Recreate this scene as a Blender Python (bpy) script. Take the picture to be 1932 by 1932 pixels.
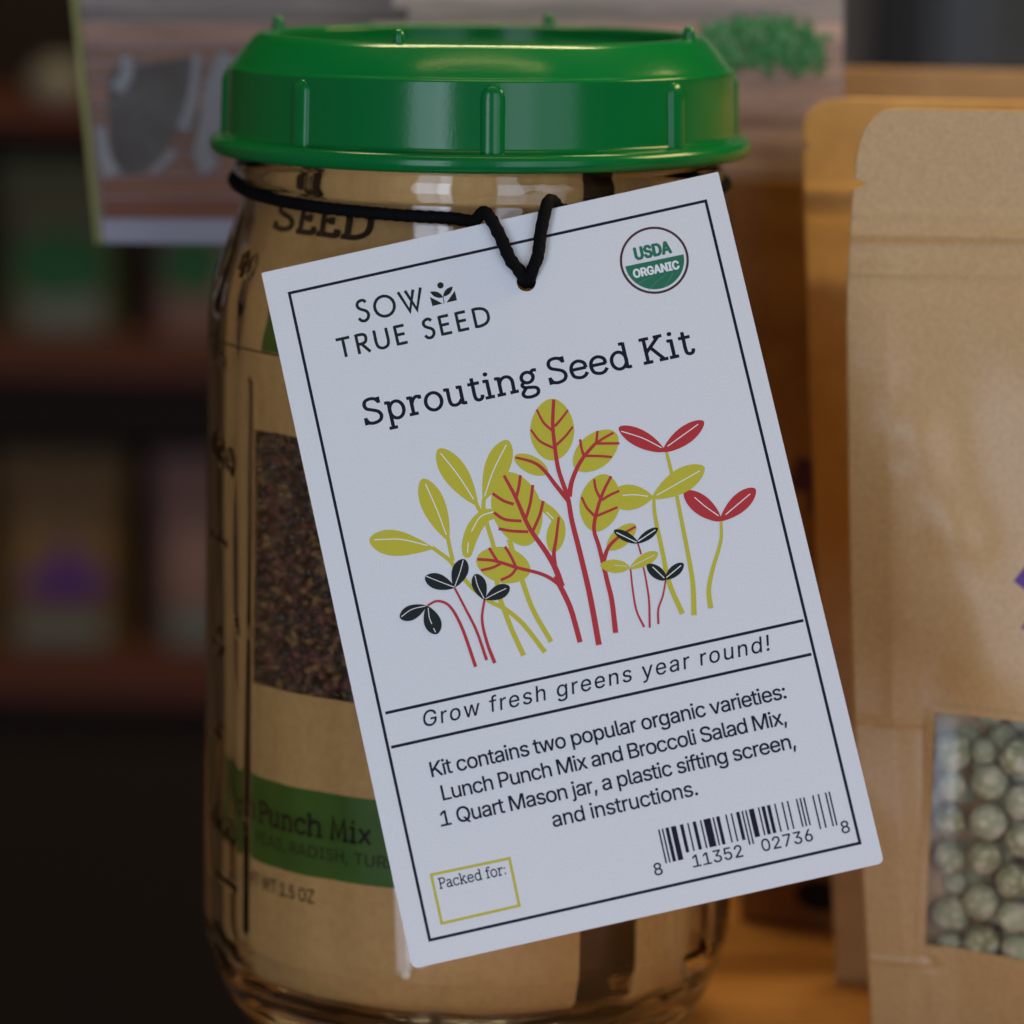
import bpy, bmesh, math, random
import numpy as np
from mathutils import Vector, Matrix
from mathutils.geometry import tessellate_polygon, delaunay_2d_cdt

for _o in list(bpy.data.objects):
    bpy.data.objects.remove(_o)
scene = bpy.context.scene
COL = scene.collection
random.seed(11)
RNG = np.random.default_rng(11)
PI = math.pi
MM = 0.001

# ------------------------------------------------------------------ camera
F_PX = 7270.0
CAM = np.array([6.3, -690.0, 212.6])            # mm
PITCH, ROLL = math.radians(9.7), math.radians(1.15)
_fw = np.array([0, math.cos(PITCH), -math.sin(PITCH)])
_rt = np.array([1.0, 0, 0])
_up = np.cross(_rt, _fw)
R_CAM = np.stack([_rt, _up, -_fw], 1) @ np.array([[math.cos(ROLL), -math.sin(ROLL), 0], [math.sin(ROLL), math.cos(ROLL), 0], [0, 0, 1]])
# camera placed so that the jar's lid line sits where the photograph has it
_v = np.array([(906 - 966) / F_PX * 689, -(285 - 966) / F_PX * 689, -689.0])
CAM = np.array([0, 0, 160.0]) - R_CAM @ _v
cd = bpy.data.cameras.new('camera')
cam = bpy.data.objects.new('camera', cd)
COL.objects.link(cam)
m4 = Matrix([list(R_CAM[i]) + [CAM[i] * MM] for i in range(3)] + [[0, 0, 0, 1]])
cam.matrix_world = m4
cd.sensor_width = 36
cd.lens = 36 * F_PX / 1932
cd.clip_start, cd.clip_end = 0.01, 30
cd.dof.use_dof = True
cd.dof.focus_distance = 0.636
cd.dof.aperture_fstop = 10.0
scene.camera = cam

# ------------------------------------------------------------------ light
world = bpy.data.worlds.new("World")
scene.world = world
world.use_nodes = True
world.node_tree.nodes['Background'].inputs[0].default_value = (1.0, 0.82, 0.62, 1)
world.node_tree.nodes['Background'].inputs[1].default_value = 0.085
scene.view_settings.view_transform = 'Standard'
scene.view_settings.look = 'None'
scene.view_settings.exposure = 0
scene.view_settings.gamma = 1

def area(name, loc, target, w, h, power, color):
    l = bpy.data.lights.new(name, 'AREA')
    l.shape = 'RECTANGLE'; l.size = w; l.size_y = h
    l.energy = power; l.color = color
    o = bpy.data.objects.new(name, l)
    COL.objects.link(o)
    o.location = loc
    d = Vector(target) - Vector(loc)
    o.rotation_euler = d.to_track_quat('-Z', 'Y').to_euler()
    return o
def az(a, d, z):
    a = math.radians(a)
    return (math.sin(a) * d, -math.cos(a) * d, z)
DW = 1.25
COOL = (0.92, 1.08, 1.37)
def window_light(name, a0, a1, h, zc, rad):
    w = 2 * DW * math.tan(math.radians((a1 - a0) / 2))
    return area(name, az((a0 + a1) / 2, DW, zc), (0, 0, zc - .02), w, h, rad * PI * w * h, COOL)
window_light('window_light', -30, -20, 1.25, .20, 3.1)
window_light('window_light', -19.5, -13, 1.25, .20, 4.3)
window_light('window_light', 9, 24, 1.25, .20, 1.9)
window_light('window_light', 24.5, 43, 1.25, .20, 1.15)
WARM = (1.0, 0.70, 0.30)
area('shop_tube_light', (0.0, -0.27, 1.35), (0.0, -0.2, 0), 0.80, 0.05, 1.3, WARM)
area('shop_tube_light', (0.0, 0.36, 1.30), (0.0, 0.0, 0.1), 1.1, 0.14, 15.0, (1.0, 0.80, 0.42))
area('shelf_lamp', (0.42, 0.034, 0.45), (0.15, 0.06, 0.11), 0.26, 0.12, 1.8, (1.0, 0.74, 0.33))

scene.render.engine = 'CYCLES'
cy = scene.cycles
cy.max_bounces = 20; cy.transmission_bounces = 18; cy.transparent_max_bounces = 24
cy.diffuse_bounces = 4; cy.glossy_bounces = 6
cy.caustics_refractive = True; cy.caustics_reflective = False
cy.sample_clamp_indirect = 30.0
cy.use_denoising = True

# ------------------------------------------------------------------ materials
def mat(name, color, rough=0.6, spec=0.5, noise=None, bump=None, trans=0, ior=1.45, sheen=0, coat=0, metal=0, stretch=(1, 1, 1)):
    """noise=(scale, amount, colour2); bump=(scale, distance in mm)"""
    m = bpy.data.materials.new(name)
    m.use_nodes = True
    nt = m.node_tree; N = nt.nodes; L = nt.links
    b = N['Principled BSDF']
    b.inputs['Base Color'].default_value = (*color, 1)
    b.inputs['Roughness'].default_value = rough
    b.inputs['Specular IOR Level'].default_value = spec
    b.inputs['IOR'].default_value = ior
    b.inputs['Transmission Weight'].default_value = trans
    b.inputs['Sheen Weight'].default_value = sheen
    b.inputs['Coat Weight'].default_value = coat
    b.inputs['Metallic'].default_value = metal
    if noise or bump:
        tc = N.new('ShaderNodeTexCoord'); mp = N.new('ShaderNodeMapping')
        mp.inputs['Scale'].default_value = stretch
        L.new(tc.outputs['Object'], mp.inputs['Vector'])
    if noise:
        sc, am, c2 = noise
        n = N.new('ShaderNodeTexNoise'); n.inputs['Scale'].default_value = sc; n.inputs['Detail'].default_value = 6; n.inputs['Roughness'].default_value = .65
        r = N.new('ShaderNodeValToRGB'); r.color_ramp.elements[0].position = .5 - .5 / (1 + am * 3); r.color_ramp.elements[1].position = .5 + .5 / (1 + am * 3)
        r.color_ramp.elements[0].color = (*c2, 1); r.color_ramp.elements[1].color = (*color, 1)
        L.new(mp.outputs[0], n.inputs['Vector']); L.new(n.outputs['Fac'], r.inputs[0]); L.new(r.outputs[0], b.inputs['Base Color'])
    if bump:
        sc, dist = bump
        n = N.new('ShaderNodeTexNoise'); n.inputs['Scale'].default_value = sc; n.inputs['Detail'].default_value = 5
        bp = N.new('ShaderNodeBump'); bp.inputs['Distance'].default_value = dist * MM; bp.inputs['Strength'].default_value = 1
        L.new(mp.outputs[0], n.inputs['Vector']); L.new(n.outputs['Fac'], bp.inputs['Height']); L.new(bp.outputs[0], b.inputs['Normal'])
    return m

M = {}
M['glass'] = mat('clear_glass', (0.985, 0.983, 0.955), rough=0.0, trans=1, ior=1.5)
M['green'] = mat('green_plastic', (0.0012, 0.138, 0.030), rough=0.17, spec=.42, bump=(1500, .014))
M['kraft'] = mat('kraft_paper', (0.57, 0.350, 0.145), rough=0.34, spec=.6, noise=(1300, .8, (0.47, 0.28, 0.108)), bump=(1500, .02))
M['kraft_jar'] = mat('kraft_paper_in_jar', (0.76, 0.44, 0.165), rough=0.55, spec=.3, noise=(500, .7, (0.67, 0.375, 0.13)), bump=(900, .02))
M['kraft_back'] = mat('kraft_paper_back_pouch', (0.50, 0.29, 0.10), rough=0.45, spec=.4, noise=(120, .6, (0.40, 0.22, 0.07)), bump=(400, .05))
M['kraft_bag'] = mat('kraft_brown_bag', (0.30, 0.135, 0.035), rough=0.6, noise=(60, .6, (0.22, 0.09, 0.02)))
M['carton'] = mat('carton_board', (0.50, 0.32, 0.15), rough=0.65, noise=(90, .6, (0.42, 0.26, 0.12)))
M['ledge'] = mat('orange_wood', (0.42, 0.19, 0.045), rough=0.5, noise=(60, .8, (0.30, 0.12, 0.025)), stretch=(1, 6, 1))
M['card'] = mat('card_stock', (0.78, 0.785, 0.80), rough=0.5, spec=.35, noise=(3500, .3, (0.66, 0.66, 0.675)), bump=(2500, .012))
M['navy'] = mat('navy_ink', (0.010, 0.010, 0.022), spec=.15, rough=.45)
M['dark_ink'] = mat('charcoal_ink', (0.016, 0.020, 0.018), spec=.15, rough=.45)
M['lime_ink'] = mat('lime_ink', (0.56, 0.50, 0.022), rough=.5, noise=(4200, .3, (0.50, 0.44, 0.018)))
M['red_ink'] = mat('red_ink', (0.50, 0.018, 0.022), rough=.5, noise=(4200, .3, (0.43, 0.014, 0.02)))
M['seal_green'] = mat('seal_green_ink', (0.008, 0.15, 0.075), rough=.5)
M['seal_line'] = mat('seal_line_ink', (0.06, 0.26, 0.15), rough=.5)
M['seal_brown'] = mat('seal_brown_ink', (0.060, 0.010, 0.014), rough=.5)
M['white_ink'] = mat('white_ink', (0.80, 0.80, 0.80), rough=.5)
M['cord'] = mat('black_cord', (0.0035, 0.0035, 0.004), rough=.8, spec=.12, bump=(2200, .3))
M['packet_green'] = mat('packet_green_ink', (0.055, 0.16, 0.010), rough=.5, noise=(60, .4, (0.042, 0.125, 0.008)))
M['black_ink'] = mat('black_ink', (0.012, 0.010, 0.008), spec=.15, rough=.5)
M['purple'] = mat('purple_ink', (0.10, 0.025, 0.22), rough=.5)

def seed_mat(name, cols, sc):
    m = bpy.data.materials.new(name); m.use_nodes = True
    nt = m.node_tree; N = nt.nodes; L = nt.links; b = N['Principled BSDF']
    b.inputs['Roughness'].default_value = .5
    g = N.new('ShaderNodeNewGeometry'); r = N.new('ShaderNodeValToRGB')
    r.color_ramp.interpolation = 'CONSTANT'
    r.color_ramp.elements.remove(r.color_ramp.elements[0])
    r.color_ramp.elements[0].position = 0; r.color_ramp.elements[0].color = (*cols[0], 1)
    for i, c in enumerate(cols[1:], 1):
        e = r.color_ramp.elements.new(i / len(cols)); e.color = (*c, 1)
    L.new(g.outputs['Random Per Island'], r.inputs[0]); L.new(r.outputs[0], b.inputs['Base Color'])
    return m
M['seeds'] = seed_mat('mixed_small_seeds', [(0.15, 0.045, 0.032), (0.08, 0.036, 0.026), (0.30, 0.16, 0.055), (0.05, 0.028, 0.02), (0.20, 0.062, 0.045), (0.05, 0.036, 0.03), (0.16, 0.09, 0.04)], 1)

def pea_mat():
    m = bpy.data.materials.new('dried_pea_skin'); m.use_nodes = True
    nt = m.node_tree; N = nt.nodes; L = nt.links; b = N['Principled BSDF']
    b.inputs['Roughness'].default_value = .85; b.inputs['Specular IOR Level'].default_value = .2
    oi = N.new('ShaderNodeObjectInfo'); r = N.new('ShaderNodeValToRGB')
    r.color_ramp.elements[0].color = (0.27, 0.27, 0.11, 1); r.color_ramp.elements[1].color = (0.50, 0.53, 0.33, 1)
    tc = N.new('ShaderNodeTexCoord'); n = N.new('ShaderNodeTexNoise'); n.inputs['Scale'].default_value = 420; n.inputs['Detail'].default_value = 4
    r2 = N.new('ShaderNodeValToRGB'); r2.color_ramp.elements[0].position = .42; r2.color_ramp.elements[1].position = .62
    mx = N.new('ShaderNodeMix'); mx.data_type = 'RGBA'
    mx.inputs[7].default_value = (0.66, 0.61, 0.40, 1)
    L.new(oi.outputs['Random'], r.inputs[0]); L.new(r.outputs[0], mx.inputs[6])
    L.new(tc.outputs['Object'], n.inputs['Vector']); L.new(n.outputs['Fac'], r2.inputs[0]); L.new(r2.outputs[0], mx.inputs[0])
    L.new(mx.outputs[2], b.inputs['Base Color'])
    bp = N.new('ShaderNodeBump'); bp.inputs['Distance'].default_value = .6 * MM
    L.new(n.outputs['Fac'], bp.inputs['Height']); L.new(bp.outputs[0], b.inputs['Normal'])
    return m
M['pea'] = pea_mat()
def film_mat(name, gl, tint):
    m = bpy.data.materials.new(name); m.use_nodes = True
    nt = m.node_tree; N = nt.nodes; L = nt.links
    N.remove(N['Principled BSDF'])
    t = N.new('ShaderNodeBsdfTransparent'); t.inputs[0].default_value = (*tint, 1)
    g = N.new('ShaderNodeBsdfGlossy'); g.inputs['Roughness'].default_value = .22
    d = N.new('ShaderNodeBsdfDiffuse'); d.inputs[0].default_value = (.6, .6, .62, 1)
    m1 = N.new('ShaderNodeMixShader'); m1.inputs[0].default_value = gl
    m2 = N.new('ShaderNodeMixShader'); m2.inputs[0].default_value = .02
    L.new(t.outputs[0], m1.inputs[1]); L.new(g.outputs[0], m1.inputs[2])
    L.new(m1.outputs[0], m2.inputs[1]); L.new(d.outputs[0], m2.inputs[2])
    L.new(m2.outputs[0], N['Material Output'].inputs[0])
    return m
M['film'] = film_mat('clear_film', .06, (.92, .92, .93))

# ------------------------------------------------------------------ object helpers
def link(name, me, material=None, parent=None, smooth=False):
    o = bpy.data.objects.new(name, me)
    COL.objects.link(o)
    if material is not None:
        for mm in (material if isinstance(material, (list, tuple)) else [material]):
            me.materials.append(mm)
    if smooth:
        me.polygons.foreach_set('use_smooth', [True] * len(me.polygons))
    if parent is not None:
        o.parent = parent
    return o
def mesh_np(name, V, Fc, mi=None):
    me = bpy.data.meshes.new(name)
    me.from_pydata([tuple(v) for v in (np.asarray(V, float) * MM)], [], [tuple(int(i) for i in f) for f in Fc])
    if mi is not None:
        me.polygons.foreach_set('material_index', mi)
    me.update()
    return me
def empty(name, loc_mm=(0, 0, 0)):
    o = bpy.data.objects.new(name, None)
    COL.objects.link(o)
    o.location = [c * MM for c in loc_mm]
    o.empty_display_size = .01
    return o
def tag(o, label, cat, group=None):
    o['label'] = label; o['category'] = cat
    if group: o['group'] = group
    return o
def structure(o):
    o['kind'] = 'structure'; return o
def shift(V, off):
    return np.asarray(V, float) - np.asarray(off, float)
def ray(x, y):
    """direction of the line of sight through a point of the 1932-pixel view"""
    return R_CAM @ np.array([(x - 966) / F_PX, -(y - 966) / F_PX, -1.0])
def at(x, y, Y):
    d = ray(x, y)
    return CAM + d * ((Y - CAM[1]) / d[1])

class Bag:
    """collects faces of one mesh"""
    def __init__(s): s.V = []; s.F = []; s.M = []
    def add(s, V, Fc, mi=0):
        b = len(s.V); s.V.extend([tuple(v) for v in V]); s.F.extend([tuple(i + b for i in f) for f in Fc]); s.M.extend([mi] * len(Fc))
    def build(s, name, materials, parent=None, smooth=False):
        return link(name, mesh_np(name, s.V, s.F, s.M), materials, parent, smooth)

def grid_faces(nu, nv, wrap=False, flip=False):
    f = []
    for j in range(nv - 1):
        for i in range(nu if wrap else nu - 1):
            a = j * nu + i; b = j * nu + (i + 1) % nu; c = b + nu; d = a + nu
            f.append((a, b, c, d) if not flip else (d, c, b, a))
    return f
def lathe(profile, n, disp=None):
    """profile [(r, z)], closed onto the axis where r == 0"""
    P = np.array(profile, float)
    th = np.arange(n) / n * 2 * PI
    Rr = np.repeat(P[:, :1], n, 1); Z = np.repeat(P[:, 1:], n, 1)
    T = np.repeat(th[None], len(P), 0)
    if disp is not None:
        Rr = Rr + disp(T, Z, Rr)
    V = np.stack([Rr * np.sin(T), -Rr * np.cos(T), Z], -1).reshape(-1, 3)
    return V, grid_faces(n, len(P), wrap=True)
def smooth_profile(pts, step=.5):
    """Catmull-Rom through pts, resampled"""
    P = [np.array(p, float) for p in pts]
    P = [2 * P[0] - P[1]] + P + [2 * P[-1] - P[-2]]
    out = []
    for i in range(1, len(P) - 2):
        a, b, c, d = P[i - 1:i + 3]
        k = max(1, int(np.linalg.norm(c - b) / step))
        for j in range(k):
            t = j / k
            out.append(.5 * ((2 * b) + (-a + c) * t + (2 * a - 5 * b + 4 * c - d) * t * t + (-a + 3 * b - 3 * c + d) * t ** 3))
    out.append(P[-2])
    return np.array(out)
def tube(path, rad, n=12, closed=False, twist=None):
    P = np.array(path, float); k = len(P)
    T = np.zeros_like(P)
    for i in range(k):
        a = P[(i - 1) % k] if closed or i > 0 else P[i]; b = P[(i + 1) % k] if closed or i < k - 1 else P[i]
        T[i] = (b - a) / max(np.linalg.norm(b - a), 1e-9)
    nrm = np.cross(T[0], [0, 0, 1.0]); nrm = nrm / max(np.linalg.norm(nrm), 1e-6)
    V = []
    for i in range(k):
        nrm = nrm - T[i] * nrm.dot(T[i]); nrm /= np.linalg.norm(nrm)
        bi = np.cross(T[i], nrm)
        r = rad[i] if hasattr(rad, '__len__') else rad
        for j in range(n):
            a = 2 * PI * j / n
            rr = r * (1 + (twist(i, j) if twist else 0))
            V.append(P[i] + rr * (math.cos(a) * nrm + math.sin(a) * bi))
    Fc = grid_faces(n, k, wrap=True)
    if closed:
        # match the last ring to the first
        last = V[-n:]; first = V[:n]
        off = min(range(n), key=lambda s: sum(np.linalg.norm(last[j] - first[(j + s) % n]) for j in range(n)))
        b = (k - 1) * n
        for j in range(n):
            Fc.append((b + j, b + (j + 1) % n, (j + 1 + off) % n, (j + off) % n))
    else:
        Fc.append(tuple(range(n))[::-1]); Fc.append(tuple(range((k - 1) * n, k * n)))
    return V, Fc
def box_bag(b, x0, x1, y0, y1, z0, z1, mi=0, bev=0):
    bm = bmesh.new()
    bmesh.ops.create_cube(bm, size=1)
    for v in bm.verts:
        v.co = Vector(((x0 + x1) / 2 + v.co.x * (x1 - x0), (y0 + y1) / 2 + v.co.y * (y1 - y0), (z0 + z1) / 2 + v.co.z * (z1 - z0)))
    if bev:
        bmesh.ops.bevel(bm, geom=bm.edges[:], offset=bev, segments=2, affect='EDGES')
    bm.verts.index_update()
    b.add([v.co for v in bm.verts], [[v.index for v in f.verts] for f in bm.faces], mi)
    bm.free()

# ------------------------------------------------------------------ flat drawing: ribbons, leaves, letters
def cr(pts, k=6):
    if len(pts) < 3: return [tuple(map(float, p)) for p in pts]
    return [tuple(p) for p in _cr(pts, k)]
def _cr(pts, k):
    P = [np.array(p, float) for p in pts]
    P = [2 * P[0] - P[1]] + P + [2 * P[-1] - P[-2]]
    out = []
    for i in range(1, len(P) - 2):
        a, b, c, d = P[i - 1:i + 3]
        for j in range(k):
            t = j / k
            out.append(.5 * ((2 * b) + (-a + c) * t + (2 * a - 5 * b + 4 * c - d) * t * t + (-a + 3 * b - 3 * c + d) * t ** 3))
    out.append(P[-2])
    return out
def ribbon(pts, w0, w1=None, closed=False):
    """2D strip: returns verts, quads"""
    w1 = w0 if w1 is None else w1
    P = np.array(pts, float); n = len(P); V = []
    for i in range(n):
        a = P[i - 1] if (i > 0 or closed) else None
        b = P[(i + 1) % n] if (i < n - 1 or closed) else None
        d1 = (P[i] - a) if a is not None else (b - P[i]); d2 = (b - P[i]) if b is not None else d1
        d1 = d1 / max(np.linalg.norm(d1), 1e-9); d2 = d2 / max(np.linalg.norm(d2), 1e-9)
        n1 = np.array([-d1[1], d1[0]]); n2 = np.array([-d2[1], d2[0]])
        m_ = n1 + n2; L_ = np.linalg.norm(m_)
        m_ = n1 if L_ < .3 else m_ / L_
        k = 1 / max(m_.dot(n1), .45)
        w = (w0 + (w1 - w0) * i / max(n - 1, 1)) / 2
        V += [P[i] + m_ * w * k, P[i] - m_ * w * k]
    Fc = [(2 * i, 2 * i + 1, 2 * i + 3, 2 * i + 2) for i in range(n - 1)]
    if closed: Fc.append((2 * n - 2, 2 * n - 1, 1, 0))
    return V, Fc
def leaf_poly(base, tip, w, blunt=.62, p=.62, n=22):
    """closed outline of a leaf whose widest place is nearer its tip"""
    B = np.array(base, float); T = np.array(tip, float); d = T - B; q = np.array([-d[1], d[0]]) / np.linalg.norm(d)
    L_, R_ = [], []
    ex = math.log(.5) / math.log(blunt)
    for i in range(n + 1):
        t = .5 - .5 * math.cos(PI * i / n)
        h = w / 2 * max(math.sin(PI * t ** ex), 0) ** p
        L_.append(B + d * t + q * h); R_.append(B + d * t - q * h)
    return L_ + R_[::-1][1:-1]
def fan(poly):
    return [tuple(p) for p in poly], [tuple(range(len(poly)))]
def poly_holes(outer, holes):
    loops = [[Vector((p[0], p[1], 0)) for p in outer]] + [[Vector((p[0], p[1], 0)) for p in h] for h in holes]
    tris = tessellate_polygon(loops)
    V = [tuple(p) for p in outer]
    for h in holes: V += [tuple(p) for p in h]
    return V, [tuple(t) for t in tris]
def ring_pts(cx, cy, rx, ry, n=28, a0=0):
    return [(cx + rx * math.cos(2 * PI * i / n + a0), cy + ry * math.sin(2 * PI * i / n + a0)) for i in range(n)]

def area2(p):
    return sum(p[i][0] * p[(i + 1) % len(p)][1] - p[(i + 1) % len(p)][0] * p[i][1] for i in range(len(p))) / 2
def inside(pt, poly):
    c = False; n = len(poly)
    for i in range(n):
        a, b = poly[i], poly[(i + 1) % n]
        if (a[1] > pt[1]) != (b[1] > pt[1]) and pt[0] < (b[0] - a[0]) * (pt[1] - a[1]) / (b[1] - a[1]) + a[0]: c = not c
    return c
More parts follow.
